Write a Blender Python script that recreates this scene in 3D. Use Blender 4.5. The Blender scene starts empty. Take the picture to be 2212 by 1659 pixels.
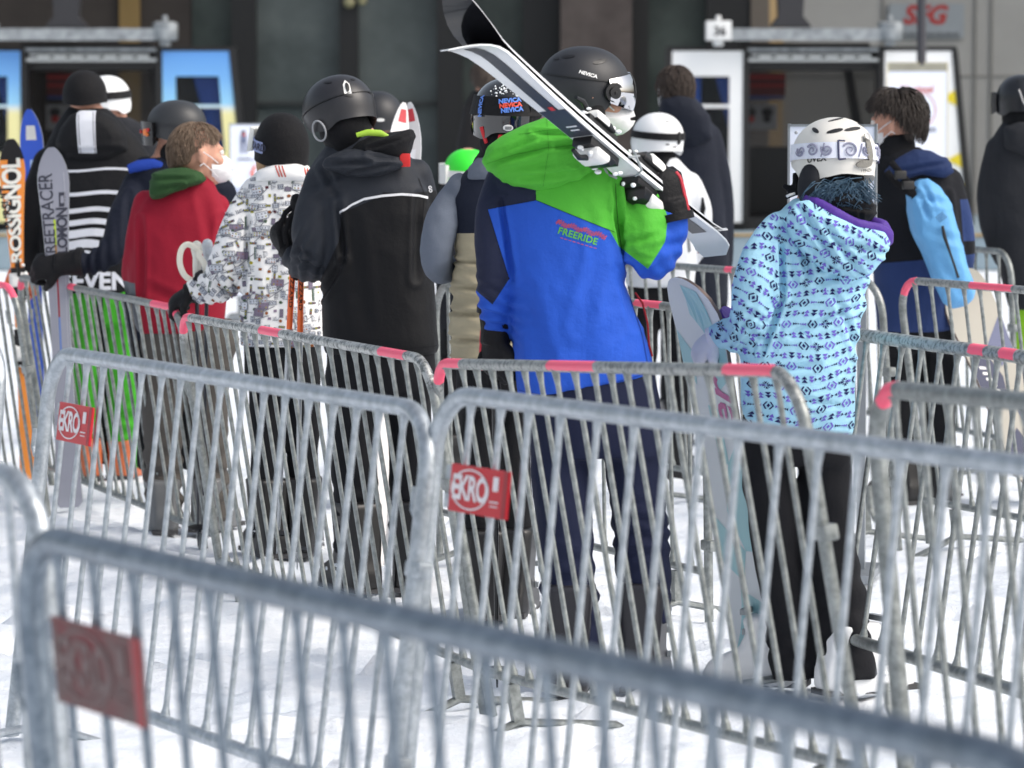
import bpy, bmesh, math, random
from mathutils import Vector as V, Matrix as M, noise as NZ
from mathutils.bvhtree import BVHTree
R = math.radians
sc = bpy.context.scene
COL = sc.collection

# ---------------------------------------------------------------- camera, sky, sun, exposure
F, CX, CY, HZ, EYE = 8300.0, 1106.0, 829.5, 232.0, 1.65
PIT = math.atan((CY - HZ) / F)
cd = bpy.data.cameras.new('camera'); co = bpy.data.objects.new('camera', cd); COL.objects.link(co)
co.location = (0, 0, EYE); co.rotation_euler = (R(90) - PIT, 0, 0)
cd.sensor_width = 36; cd.lens = F / 2212 * 36; cd.clip_start = .1; cd.clip_end = 2000
cd.dof.use_dof = True; cd.dof.focus_distance = 11.7; cd.dof.aperture_fstop = 5.4
sc.camera = co
w = bpy.data.worlds.new("World"); sc.world = w; w.use_nodes = True
SUN_EL, SUN_AZ = R(46), R(112)
nt = w.node_tree; bg = nt.nodes['Background']
sky = nt.nodes.new('ShaderNodeTexSky'); sky.sky_type = 'NISHITA'; sky.sun_disc = False
sky.sun_elevation = SUN_EL; sky.sun_rotation = SUN_AZ; sky.air_density = 1.2; sky.dust_density = 5.0; sky.ozone_density = .4
hsv = nt.nodes.new('ShaderNodeHueSaturation'); hsv.inputs['Saturation'].default_value = .55
nt.links.new(sky.outputs[0], hsv.inputs['Color']); nt.links.new(hsv.outputs[0], bg.inputs[0]); bg.inputs[1].default_value = .14
sd = bpy.data.lights.new('sun', 'SUN'); so = bpy.data.objects.new('sun', sd); COL.objects.link(so)
sd.energy = .8; sd.angle = R(40); sd.color = (1, .96, .9)
sdir = V((math.sin(SUN_AZ) * math.cos(SUN_EL), math.cos(SUN_AZ) * math.cos(SUN_EL), math.sin(SUN_EL)))
so.rotation_euler = sdir.to_track_quat('Z', 'Y').to_euler()
sc.view_settings.view_transform = 'Standard'; sc.view_settings.look = 'None'
sc.view_settings.exposure = 0.5; sc.view_settings.gamma = 1

# ---------------------------------------------------------------- helpers
def at(x, y, Y):
    """world point seen at picture position x, y (2212 x 1659 grid) standing Y metres from the camera"""
    u, v = (x - CX) / F, (CY - y) / F
    d = V((u, math.cos(PIT) + v * math.sin(PIT), -math.sin(PIT) + v * math.cos(PIT)))
    return V((0, 0, EYE)) + d * (Y / d.y)

def lin(c):
    c /= 255.0
    return c / 12.92 if c <= .04045 else ((c + .055) / 1.055) ** 2.4
def S(r, g, b, k=1.0): return (lin(r) * k, lin(g) * k, lin(b) * k, 1)

class NT:
    def __init__(s, name):
        s.m = bpy.data.materials.new(name); s.m.use_nodes = True
        s.t = s.m.node_tree; s.b = s.t.nodes['Principled BSDF']
    def n(s, typ, **kw):
        nd = s.t.nodes.new(typ)
        for k, v in kw.items(): setattr(nd, k, v)
        return nd
    def l(s, a, b): s.t.links.new(a, b)
    def math(s, op, a, b=None):
        nd = s.n('ShaderNodeMath', operation=op)
        for i, q in enumerate((a, b)):
            if q is None: continue
            if hasattr(q, 'links'): s.l(q, nd.inputs[i])
            else: nd.inputs[i].default_value = q
        return nd.outputs[0]
    def mix(s, f, a, b):
        nd = s.n('ShaderNodeMix', data_type='RGBA')
        for i, q in ((0, f), (6, a), (7, b)):
            if hasattr(q, 'links'): s.l(q, nd.inputs[i])
            else: nd.inputs[i].default_value = q
        return nd.outputs[2]
    def coord(s):
        if not hasattr(s, 'c'): s.c = s.n('ShaderNodeTexCoord').outputs['Object']
        return s.c
    def noise(s, scale, detail=3, rough=.55, vec=None):
        nd = s.n('ShaderNodeTexNoise'); nd.inputs['Scale'].default_value = scale
        nd.inputs['Detail'].default_value = detail; nd.inputs['Roughness'].default_value = rough
        s.l(vec if vec is not None else s.coord(), nd.inputs['Vector']); return nd.outputs['Fac']
    def ramp(s, f, p0, p1, c0=(0, 0, 0, 1), c1=(1, 1, 1, 1)):
        nd = s.n('ShaderNodeValToRGB'); e = nd.color_ramp.elements
        e[0].position, e[1].position = p0, p1; e[0].color, e[1].color = c0, c1
        s.l(f, nd.inputs[0]); return nd.outputs[0]
    def bump(s, h, strength, dist=.01):
        nd = s.n('ShaderNodeBump'); nd.inputs['Strength'].default_value = strength; nd.inputs['Distance'].default_value = dist
        s.l(h, nd.inputs['Height'])
        if hasattr(s, 'lastb'): s.l(s.lastb, nd.inputs['Normal'])
        s.lastb = nd.outputs[0]; s.l(s.lastb, s.b.inputs['Normal'])
    def base(s, c):
        if hasattr(c, 'links'): s.l(c, s.b.inputs['Base Color'])
        else: s.b.inputs['Base Color'].default_value = c
    def half(s, a, b, c):
        nd = s.n('ShaderNodeVectorMath', operation='DOT_PRODUCT'); s.l(s.coord(), nd.inputs[0])
        nd.inputs[1].default_value = (a, 0, b); return s.math('ADD', nd.outputs['Value'], c)
    def poly(s, pts):
        """1 inside the convex polygon of local (x, z) points"""
        ar = sum(pts[i - 1][0] * pts[i][1] - pts[i][0] * pts[i - 1][1] for i in range(len(pts)))
        if ar < 0: pts = pts[::-1]
        acc = None
        for i in range(len(pts)):
            (x0, z0), (x1, z1) = pts[i - 1], pts[i]
            l = math.hypot(x1 - x0, z1 - z0)
            a, b = -(z1 - z0) / l, (x1 - x0) / l
            h = s.half(a, b, -(a * x0 + b * z0))
            acc = h if acc is None else s.math('MINIMUM', acc, h)
        return s.math('GREATER_THAN', acc, 0.0)

MATS = {}
def mat(name, col, rough=.6, metal=0.0, var=.12, vscale=6, bump=0.0, bscale=60, coat=0.0, spec=.5):
    if name in MATS: return MATS[name]
    t = NT(name); t.b.inputs['Roughness'].default_value = rough; t.b.inputs['Metallic'].default_value = metal
    t.b.inputs['Coat Weight'].default_value = coat; t.b.inputs['Specular IOR Level'].default_value = spec
    if var:
        f = t.noise(vscale, 4)
        t.base(t.mix(f, tuple(c * (1 - var) for c in col[:3]) + (1,), tuple(min(1, c * (1 + var)) for c in col[:3]) + (1,)))
    else: t.base(col)
    if bump: t.bump(t.noise(bscale, 3), bump)
    MATS[name] = t.m; return t.m

CLOTHK = .84
def cloth(name, col, blocks=(), rough=.78, var=.08, weave=.10, fold=.32):
    """woven fabric; blocks = [(colour, [convex polygons in local x, z])]"""
    if name in MATS: return MATS[name]
    t = NT(name); t.b.inputs['Roughness'].default_value = rough
    t.b.inputs['Sheen Weight'].default_value = .015; t.b.inputs['Specular IOR Level'].default_value = .2
    cf = lambda q: (q[0] * CLOTHK, q[1] * CLOTHK, q[2] * CLOTHK, 1)
    c = col = cf(col)
    for bc, polys in blocks:
        bc = cf(bc)
        acc = None
        for p in polys:
            k = t.poly(p); acc = k if acc is None else t.math('MAXIMUM', acc, k)
        c = t.mix(acc, c, bc)
    f = t.noise(5, 4)
    v = t.ramp(f, .3, .7, (1 - var,) * 3 + (1,), (1 + var,) * 3 + (1,))
    nd = t.n('ShaderNodeMix', data_type='RGBA', blend_type='MULTIPLY'); nd.inputs[0].default_value = 1
    if hasattr(c, 'links'): t.l(c, nd.inputs[6])
    else: nd.inputs[6].default_value = c
    t.l(v, nd.inputs[7]); t.base(nd.outputs[2])
    if fold:
        t.bump(t.noise(14, 5, .62), min(1, fold * 2.2), .010); t.bump(t.noise(55, 3, .6), fold * .8, .004)
    if weave: t.bump(t.noise(500, 2), min(1, weave * 3), .0012)
    MATS[name] = t.m; return t.m

class MB:
    def __init__(s): s.v, s.f, s.m = [], [], []
    def add(s, vs, fs, mi=0):
        o = len(s.v); s.v += [V(q) for q in vs]
        s.f += [tuple(i + o for i in f) for f in fs]; s.m += [mi] * len(fs); return s
    def loft(s, rings, mi=0, caps=True, closed=True):
        n = len(rings[0]); vs = [p for r in rings for p in r]; fs = []
        for i in range(len(rings) - 1):
            for j in range(n if closed else n - 1):
                k = (j + 1) % n
                fs.append((i * n + j, i * n + k, (i + 1) * n + k, (i + 1) * n + j))
        if caps: fs += [tuple(range(n))[::-1], tuple((len(rings) - 1) * n + j for j in range(n))]
        return s.add(vs, fs, mi)
    def tube(s, pts, rad, n=10, mi=0, round_=False, flat=1.0, up=None, cut=False):
        pts = [V(p) for p in pts]
        if not hasattr(rad, '__len__'): rad = [rad] * len(pts)
        rad = list(rad)
        if round_:
            d0 = (pts[0] - pts[1]).normalized(); d1 = (pts[-1] - pts[-2]).normalized()
            a = [(pts[0] + d0 * rad[0] * k, rad[0] * math.sqrt(max(1e-4, 1 - k * k))) for k in (.97, .75, .4)]
            b = [(pts[-1] + d1 * rad[-1] * k, rad[-1] * math.sqrt(max(1e-4, 1 - k * k))) for k in ((.05,) if cut else (.4, .75, .97))]
            pts = [q[0] for q in a] + pts + [q[0] for q in b]; rad = [q[1] for q in a] + rad + [q[1] for q in b]
        rings = []; prev = V(up) if up else None
        for i, p in enumerate(pts):
            t = (pts[min(i + 1, len(pts) - 1)] - pts[max(i - 1, 0)])
            t = t.normalized() if t.length > 1e-9 else V((0, 0, 1))
            if prev is None: prev = V((0, 1, 0)) if abs(t.y) < .9 else V((1, 0, 0))
            a = (prev - t * prev.dot(t))
            a = a.normalized() if a.length > 1e-6 else t.orthogonal().normalized()
            b = t.cross(a); prev = a; r = rad[i]
            rings.append([p + a * math.cos(q) * r * flat + b * math.sin(q) * r for q in (2 * math.pi * j / n for j in range(n))])
        return s.loft(rings, mi)
    def ell(s, c, r, rot=None, nu=20, nv=12, mi=0):
        rings = []
        for i in range(nv):
            t = math.pi * (i + .5) / nv
            rg = []
            for j in range(nu):
                p = 2 * math.pi * j / nu
                q = V((r[0] * math.sin(t) * math.cos(p), r[1] * math.sin(t) * math.sin(p), -r[2] * math.cos(t)))
                rg.append(V(c) + (rot @ q if rot else q))
            rings.append(rg)
        return s.loft(rings, mi)
    def box(s, c, d, rot=None, mi=0):
        vs = []
        for x in (-1, 1):
            for y in (-1, 1):
                for z in (-1, 1):
                    q = V((x * d[0] / 2, y * d[1] / 2, z * d[2] / 2)); vs.append(V(c) + (rot @ q if rot else q))
        return s.add(vs, [(0, 1, 3, 2), (4, 6, 7, 5), (0, 4, 5, 1), (2, 3, 7, 6), (0, 2, 6, 4), (1, 5, 7, 3)], mi)
    def prism(s, pts, d, mi=0):
        """flat outline (list of 3D points) given a thickness vector d"""
        n = len(pts); a = [V(p) for p in pts]; b = [p + V(d) for p in a]
        return s.add(a + b, [tuple(range(n))[::-1], tuple(range(n, 2 * n))] + [(i, (i + 1) % n, (i + 1) % n + n, i + n) for i in range(n)], mi)
    def mesh(s, name):
        me = bpy.data.meshes.new(name); me.from_pydata(s.v, [], s.f)
        me.polygons.foreach_set('material_index', s.m); me.update(); return me
    def build(s, name, mats, parent=None, bevel=0, ang=42, sub=0):
        me = s.mesh(name)
        bm = bmesh.new(); bm.from_mesh(me); bmesh.ops.recalc_face_normals(bm, faces=bm.faces)
        if bevel: bmesh.ops.bevel(bm, geom=[e for e in bm.edges if e.is_manifold and e.calc_face_angle(0) > .6], offset=bevel, segments=2, affect='EDGES', profile=.6, clamp_overlap=True)
        bm.to_mesh(me); bm.free()
        if not isinstance(mats, (list, tuple)): mats = [mats]
        for m in mats: me.materials.append(m)
        me.shade_smooth(); me.set_sharp_from_angle(angle=R(ang))
        return put(name, me, parent)

def put(name, me, parent=None):
    o = bpy.data.objects.new(name, me); COL.objects.link(o)
    if parent: o.parent = parent
    return o
def tag(o, label=None, cat=None, group=None, kind=None):
    for k, v in (('label', label), ('category', cat), ('group', group), ('kind', kind)):
        if v: o[k] = v
    return o
def thing(name, label, cat, loc, group=None):
    o = bpy.data.objects.new(name, None); COL.objects.link(o); o.location = loc; o.empty_display_size = .1
    return tag(o, label, cat, group)

def fuse(name, mb, mats, parent, voxel=.009, smooth=5, wr=(), creases=(), folds=(), seed=0):
    """join overlapping closed shapes into one continuous skin, relax it, then fold it like cloth"""
    me = mb.mesh(name); tmp = put('tmp', me)
    a = tmp.modifiers.new('a', 'REMESH'); a.mode = 'VOXEL'; a.voxel_size = voxel; a.adaptivity = 0
    if smooth: b = tmp.modifiers.new('b', 'SMOOTH'); b.factor = .5; b.iterations = smooth
    dg = bpy.context.evaluated_depsgraph_get()
    out = bpy.data.meshes.new_from_object(tmp.evaluated_get(dg)); out.name = name
    bpy.data.objects.remove(tmp); bpy.data.meshes.remove(me)
    if wr or creases or folds:
        n = len(out.vertices); c = [0.0] * (3 * n); out.vertices.foreach_get('co', c)
        nr = [0.0] * (3 * n); out.vertex_normals.foreach_get('vector', nr)
        for i in range(n):
            p = V(c[3 * i:3 * i + 3]); q = V(nr[3 * i:3 * i + 3]); d = 0
            for (amp, sx, sy, sz, ridge) in wr:
                k = NZ.noise(V((p.x * sx + seed, p.y * sy, p.z * sz)))
                d += amp * ((.45 - abs(k) * 1.6) if ridge else k)
            for (x0, z0, x1, z1, amp, wd) in creases:
                if q.y > .35: continue
                ax, az = x1 - x0, z1 - z0
                t = max(0, min(1, ((p.x - x0) * ax + (p.z - z0) * az) / (ax * ax + az * az)))
                dd = math.hypot(p.x - x0 - ax * t, p.z - z0 - az * t) / wd
                if dd < 3: d -= amp * math.exp(-dd * dd) * (1 - (2 * t - 1) ** 4 * .8) - amp * .45 * math.exp(-(dd - 1.7) ** 2 * 2)
            for (cx, cz, ux, uz, wl, amp, rad) in folds:
                ex, ez = p.x - cx, p.z - cz
                fo = math.exp(-(ex * ex + ez * ez) / (rad * rad))
                if fo < .03: continue
                d += amp * fo * math.sin(2 * math.pi * (ex * ux + ez * uz) / wl + 3.5 * NZ.noise(p * 9 + V((seed, 0, 0))))
            c[3 * i] += q.x * d; c[3 * i + 1] += q.y * d; c[3 * i + 2] += q.z * d
        out.vertices.foreach_set('co', c); out.update()
    if not isinstance(mats, (list, tuple)): mats = [mats]
    for m in mats: out.materials.append(m)
    out.shade_smooth()
    return put(name, out, parent)

# flat artwork laid onto a surface: polygons in (x, z), carried onto the mesh along +y
def bvh_of(o):
    me = o.data
    return BVHTree.FromPolygons([v.co.copy() for v in me.vertices], [tuple(p.vertices) for p in me.polygons])
def tris_of(poly): return [(poly[0], poly[i], poly[i + 1]) for i in range(1, len(poly) - 1)]
def split(tris, L):
    out = []; st = list(tris)
    while st:
        a, b, c = st.pop()
        e = [((b[0] - a[0]) ** 2 + (b[1] - a[1]) ** 2, 0), ((c[0] - b[0]) ** 2 + (c[1] - b[1]) ** 2, 1), ((a[0] - c[0]) ** 2 + (a[1] - c[1]) ** 2, 2)]
        l, k = max(e)
        if l <= L * L: out.append((a, b, c)); continue
        if k == 0: m = ((a[0] + b[0]) / 2, (a[1] + b[1]) / 2); st += [(a, m, c), (m, b, c)]
        elif k == 1: m = ((b[0] + c[0]) / 2, (b[1] + c[1]) / 2); st += [(a, b, m), (a, m, c)]
        else: m = ((a[0] + c[0]) / 2, (a[1] + c[1]) / 2); st += [(a, b, m), (m, b, c)]
    return out
def lay(bvh, tris, mb, mi, off=.002, L=.014, jump=.03, dy=1, zfun=None):
    for t in split(tris, L):
        ps = []
        for (x, z) in t:
            h, nn, i, ds = bvh.ray_cast(V((x, -3 * dy, z)), V((0, dy, 0)))
            if h is None: break
            ps.append(h + nn * off if nn.y * dy < 0 else h - V((0, off * dy, 0)))
        if len(ps) == 3 and max(p.y for p in ps) - min(p.y for p in ps) < jump: mb.add(ps, [(0, 1, 2)], mi)
def addto(o, mb, mats):
    base = len(o.data.materials)
    for m in mats: o.data.materials.append(m)
    bm = bmesh.new(); bm.from_mesh(o.data)
    vs = [bm.verts.new(p) for p in mb.v]
    for f, mi in zip(mb.f, mb.m):
        q = bm.faces.new([vs[i] for i in f]); q.material_index = base + mi; q.smooth = False
    bm.to_mesh(o.data); bm.free()
def text_tris(s, size=1.0, cx='CENTER', shear=0.0, bold=0.0, space=1.0):
    """triangles of a line of lettering, height of capitals about .7 * size, centred on the origin"""
    cu = bpy.data.curves.new('t', 'FONT'); cu.body = s; cu.size = size; cu.align_x = cx; cu.align_y = 'CENTER'
    cu.shear = shear; cu.offset = bold; cu.space_character = space; cu.resolution_u = 3
    o = put('tmp', cu); dg = bpy.context.evaluated_depsgraph_get()
    me = bpy.data.meshes.new_from_object(o.evaluated_get(dg)); me.calc_loop_triangles()
    r = [tuple((me.vertices[i].co.x, me.vertices[i].co.y) for i in t.vertices) for t in me.loop_triangles]
    bpy.data.objects.remove(o); bpy.data.curves.remove(cu); bpy.data.meshes.remove(me)
    return r
def tmap(tris, f): return [tuple(f(*p) for p in t) for t in tris]
def flat_text(mb, s, o, ux, uz, size, mi=0, **kw):
    """lettering on a flat face: origin o, reading direction ux, up uz (world vectors)"""
    for t in text_tris(s, size, **kw): mb.add([V(o) + V(ux) * p[0] + V(uz) * p[1] for p in t], [(0, 1, 2)], mi)
def rotz(a): return M.Rotation(a, 3, 'Z')
# ---------------------------------------------------------------- the setting
rng = random.Random(7)
def snow_mat():
    t = NT('snow'); t.b.inputs['Roughness'].default_value = .7; t.b.inputs['Specular IOR Level'].default_value = .25
    f = t.noise(2.2, 5, .6)
    t.base(t.mix(t.ramp(f, .3, .72), S(214, 222, 232), S(244, 247, 251)))
    t.bump(t.noise(5, 5, .65), .55, .05); t.bump(t.noise(60, 4, .7), .35, .008)
    return t.m
def snow():
    def axis(a, b, st, far):
        c = []; x = a
        while x < b: c.append(x); x += st
        c.append(b); q = st
        lo, hi = a, b; out_l, out_h = [], []
        while hi < far: q *= 1.6; hi += q; lo -= q; out_h.append(hi); out_l.append(lo)
        return out_l[::-1] + c + out_h
    xs, ys = axis(-3.2, 3.6, .045, 500), axis(2.6, 19, .055, 600)
    vs = []; nx = len(xs)
    steps = [(rng.uniform(-3, 3.4), rng.uniform(3, 18), rng.uniform(0, 6.3)) for _ in range(760)]
    grid = {}
    for s_ in steps: grid.setdefault((int(s_[0] // 1), int(s_[1] // 1)), []).append(s_)
    for y in ys:
        for x in xs:
            z = 0
            if -3.3 < x < 3.7 and 2.5 < y < 19.2:
                z = .028 * NZ.noise(V((x * 1.7, y * 1.7, 0))) + .02 * NZ.noise(V((x * 6, y * 6, 3))) + .009 * NZ.noise(V((x * 15, y * 15, 8)))
                for i in (-1, 0, 1):
                    for j in (-1, 0, 1):
                        for (fx, fy, a) in grid.get((int(x // 1) + i, int(y // 1) + j), ()):
                            dx, dy = x - fx, y - fy
                            u = dx * math.cos(a) + dy * math.sin(a); v_ = -dx * math.sin(a) + dy * math.cos(a)
                            k = (u / .15) ** 2 + (v_ / .06) ** 2
                            if k < 4: z += -.042 * math.exp(-k * 1.5) + .02 * math.exp(-(k - 1.6) ** 2 * 2)
            vs.append(V((x, y, z - .012)))
    fs = [(j * nx + i, j * nx + i + 1, (j + 1) * nx + i + 1, (j + 1) * nx + i) for j in range(len(ys) - 1) for i in range(nx - 1)]
    mb = MB().add(vs, fs)
    o = mb.build('snow_ground', snow_mat(), ang=180); tag(o, kind='structure')
snow()

def X(x, Y): return at(x, HZ, Y).x
def Z(y, Y): return at(CX, y, Y).z
dark = mat('black_trim', S(24, 24, 25), .5)
glassd = NT('station_glass'); glassd.b.inputs['Roughness'].default_value = .22; glassd.b.inputs['Specular IOR Level'].default_value = .35
f_ = glassd.noise(.9, 5, .6); glassd.base(glassd.mix(glassd.ramp(f_, .3, .75), S(64, 72, 73), S(106, 114, 113)))
glassd2 = NT('station_glass_dark'); glassd2.b.inputs['Roughness'].default_value = .22; glassd2.b.inputs['Specular IOR Level'].default_value = .3
f_ = glassd2.noise(1.1, 5, .6); glassd2.base(glassd2.mix(glassd2.ramp(f_, .35, .8), S(48, 56, 54), S(78, 86, 83)))
def wallmat(name, a, b, sc_=1.2):
    if name in MATS: return MATS[name]
    t = NT(name); t.b.inputs['Roughness'].default_value = .85
    c = t.mix(t.ramp(t.noise(sc_, 6, .65), .3, .75), a, b); t.base(c); t.bump(t.noise(30, 4), .25, .02)
    MATS[name] = t.m; return t.m
YB = 47.0
def fac(name, x0, x1, m, y=YB, y0=-420, z1=None, th=.2, par=None, dy=0):
    zt = Z(y0, YB) if z1 is None else z1
    a, b = X(x0, YB), X(x1, YB)
    MB().box(((a + b) / 2, dy + th / 2, zt / 2), (b - a, th, zt)).build(name, m, par)
st = thing('station_building', 'dark glazed lift station hall with brown pillars and a grey wall behind the cabins', 'building', (0, YB, 0))
for (a, b, m, dy, nm, th) in (
    (-700, 258, wallmat('brown_board', S(48, 43, 40), S(62, 56, 52)), .12, 'wall_panel', .2), (258, 302, wallmat('ochre_board', S(120, 98, 58), S(140, 116, 72)), .05, 'wall_panel', .2),
    (302, 415, wallmat('brown_board', 0, 0), .12, 'wall_panel', .2), (415, 502, glassd2.m, .1, 'glass_panel', .1),
    (555, 735, glassd.m, .1, 'glass_panel', .1), (775, 945, glassd.m, .1, 'glass_panel', .1), (1000, 1130, glassd2.m, .1, 'glass_panel', .1),
    (1400, 1525, glassd2.m, .1, 'glass_panel', .1),
    (502, 555, dark, -.1, 'mullion', .4), (735, 775, dark, -.1, 'mullion', .4), (945, 1000, dark, -.1, 'mullion', .4), (1130, 1210, dark, -.05, 'mullion', .4),
    (1210, 1362, wallmat('brown_concrete', S(70, 62, 60), S(98, 90, 87), 2.2), -.5, 'pillar', .9), (1362, 1400, dark, -.05, 'mullion', .4), (1525, 1620, dark, -.05, 'mullion', .4),
    (1620, 1660, wallmat('grey_brown', S(96, 88, 80), S(108, 100, 92)), -.1, 'pillar', .4), (1660, 1690, wallmat('tan_board', S(176, 148, 106), S(188, 160, 118)), -.1, 'pillar', .4),
    (1690, 2900, wallmat('grey_wall', S(150, 148, 144), S(162, 161, 157), .7), 0, 'wall_panel', .3)):
    fac(nm, a, b, m, th=th, par=st, dy=dy)
# transoms, wall seams, blobs for a lamp and reflections, an unseen canopy added for shade
for (a, b) in ((415, 502), (555, 735), (775, 945), (1000, 1130)):
    for yy in (224, 560):
        MB().box(((X(a, YB) + X(b, YB)) / 2, .06, Z(yy, YB)), (X(b, YB) - X(a, YB), .1, .05)).build('transom', mat('transom', S(40, 44, 44), .5), st)
for xx in (1905, 2105, 2140):
    MB().box((X(xx, YB), -.005, 3), (.03, .03, 6)).build('wall_seam', mat('seam', S(118, 116, 112)), st)
MB().box((X(2300, YB), -.004, Z(165, YB)), (X(2900, YB) - X(1690, YB), .02, .02)).build('wall_seam', mat('seam', 0), st)
MB().box((0, 1.0, 8.6), (60, 8, .3)).build('added_roof', wallmat('added_roof_underside', S(70, 66, 62), S(84, 80, 76)), st)  # out of view, added over the facade to keep it in shade
MB().box((0, 1.2, 4.2), (60, .2, 8.6)).build('rear_wall', dark, st)
for (xx, yy, r) in ((152, 18, .06), (756, 6, .07), (784, 2, .06)):  # first blob is a lamp, the others paint foliage reflected in the glass
    MB().ell((X(xx, YB), -.2, Z(yy, YB)), (r, .05, r)).build('lamp_glint_blob', mat('lamp_glint_dull', S(150, 145, 110), .4), st)
sg = MB(); sg.box((X(1999, YB), -.03, Z(45, YB)), (X(2080, YB) - X(1918, YB), .04, Z(8, YB) - Z(82, YB)))
flat_text(sg, 'SFG', (X(1994, YB), -.056, Z(34, YB)), (1, 0, 0), (0, 0, 1), .31, 1, shear=.25, bold=.012)
for k in range(22): sg.box((X(1930 + k * 6.5, YB), -.053, Z(75, YB)), (.022, .004, .04 if k % 3 else .055), mi=2)
sg.build('wall_sign', [mat('sign_grey', S(140, 146, 150), .5), mat('sign_red', S(160, 40, 36), .5), mat('sign_text', S(70, 72, 76), .5)], st)

# raised loading platform
pl = MB().box((0, 45.3, .17), (60, 12.4, .34)); pl.build('platform', wallmat('platform_face', S(128, 146, 158), S(140, 158, 168)))
tag(bpy.data.objects['platform'], kind='structure')
pe = MB().box((0, 39.2, .352), (60, .24, .022)).build('platform_edge', wallmat('yellow_edge', S(150, 120, 60), S(165, 140, 90))); tag(pe, kind='structure')

# ---------------------------------------------------------------- gondola cabins
galv = NT('galvanised_beam'); galv.b.inputs['Roughness'].default_value = .5; galv.b.inputs['Metallic'].default_value = .35
f_ = galv.noise(9, 5, .65); galv.base(galv.mix(galv.ramp(f_, .32, .7), S(120, 126, 130), S(176, 182, 186)))
def tint(name, col, alpha):
    t = NT(name); t.base(col); t.b.inputs['Alpha'].default_value = alpha; t.b.inputs['Roughness'].default_value = .15; return t.m
pane_l = tint('door_pane', S(24, 30, 34), .3)
pane = tint('tinted_pane', S(20, 24, 28), .55)
def sky_paint():
    t = NT('sky_blue_wrap'); t.b.inputs['Roughness'].default_value = .35
    sp = t.n('ShaderNodeSeparateXYZ'); t.l(t.coord(), sp.inputs[0])
    z0, z1 = Z(300, 41) , Z(118, 41)
    k = t.math('MULTIPLY', t.math('SUBTRACT', sp.outputs[2], z0), 1 / (z1 - z0))
    r = t.n('ShaderNodeValToRGB'); e = r.color_ramp.elements
    e[0].position, e[0].color = .30, S(238, 232, 170); e[1].position, e[1].color = 1, S(96, 156, 226)
    q = e.new(.36); q.color = S(226, 232, 226); q = e.new(.42); q.color = S(150, 208, 242); q = e.new(.7); q.color = S(118, 178, 236)
    t.l(k, r.inputs[0]); t.base(r.outputs[0]); return t.m
white_p = mat('white_panel', S(240, 242, 243), .4, var=.03)
yell = mat('yellow_motif', S(225, 205, 40), .4)
YC = 41.0
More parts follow.
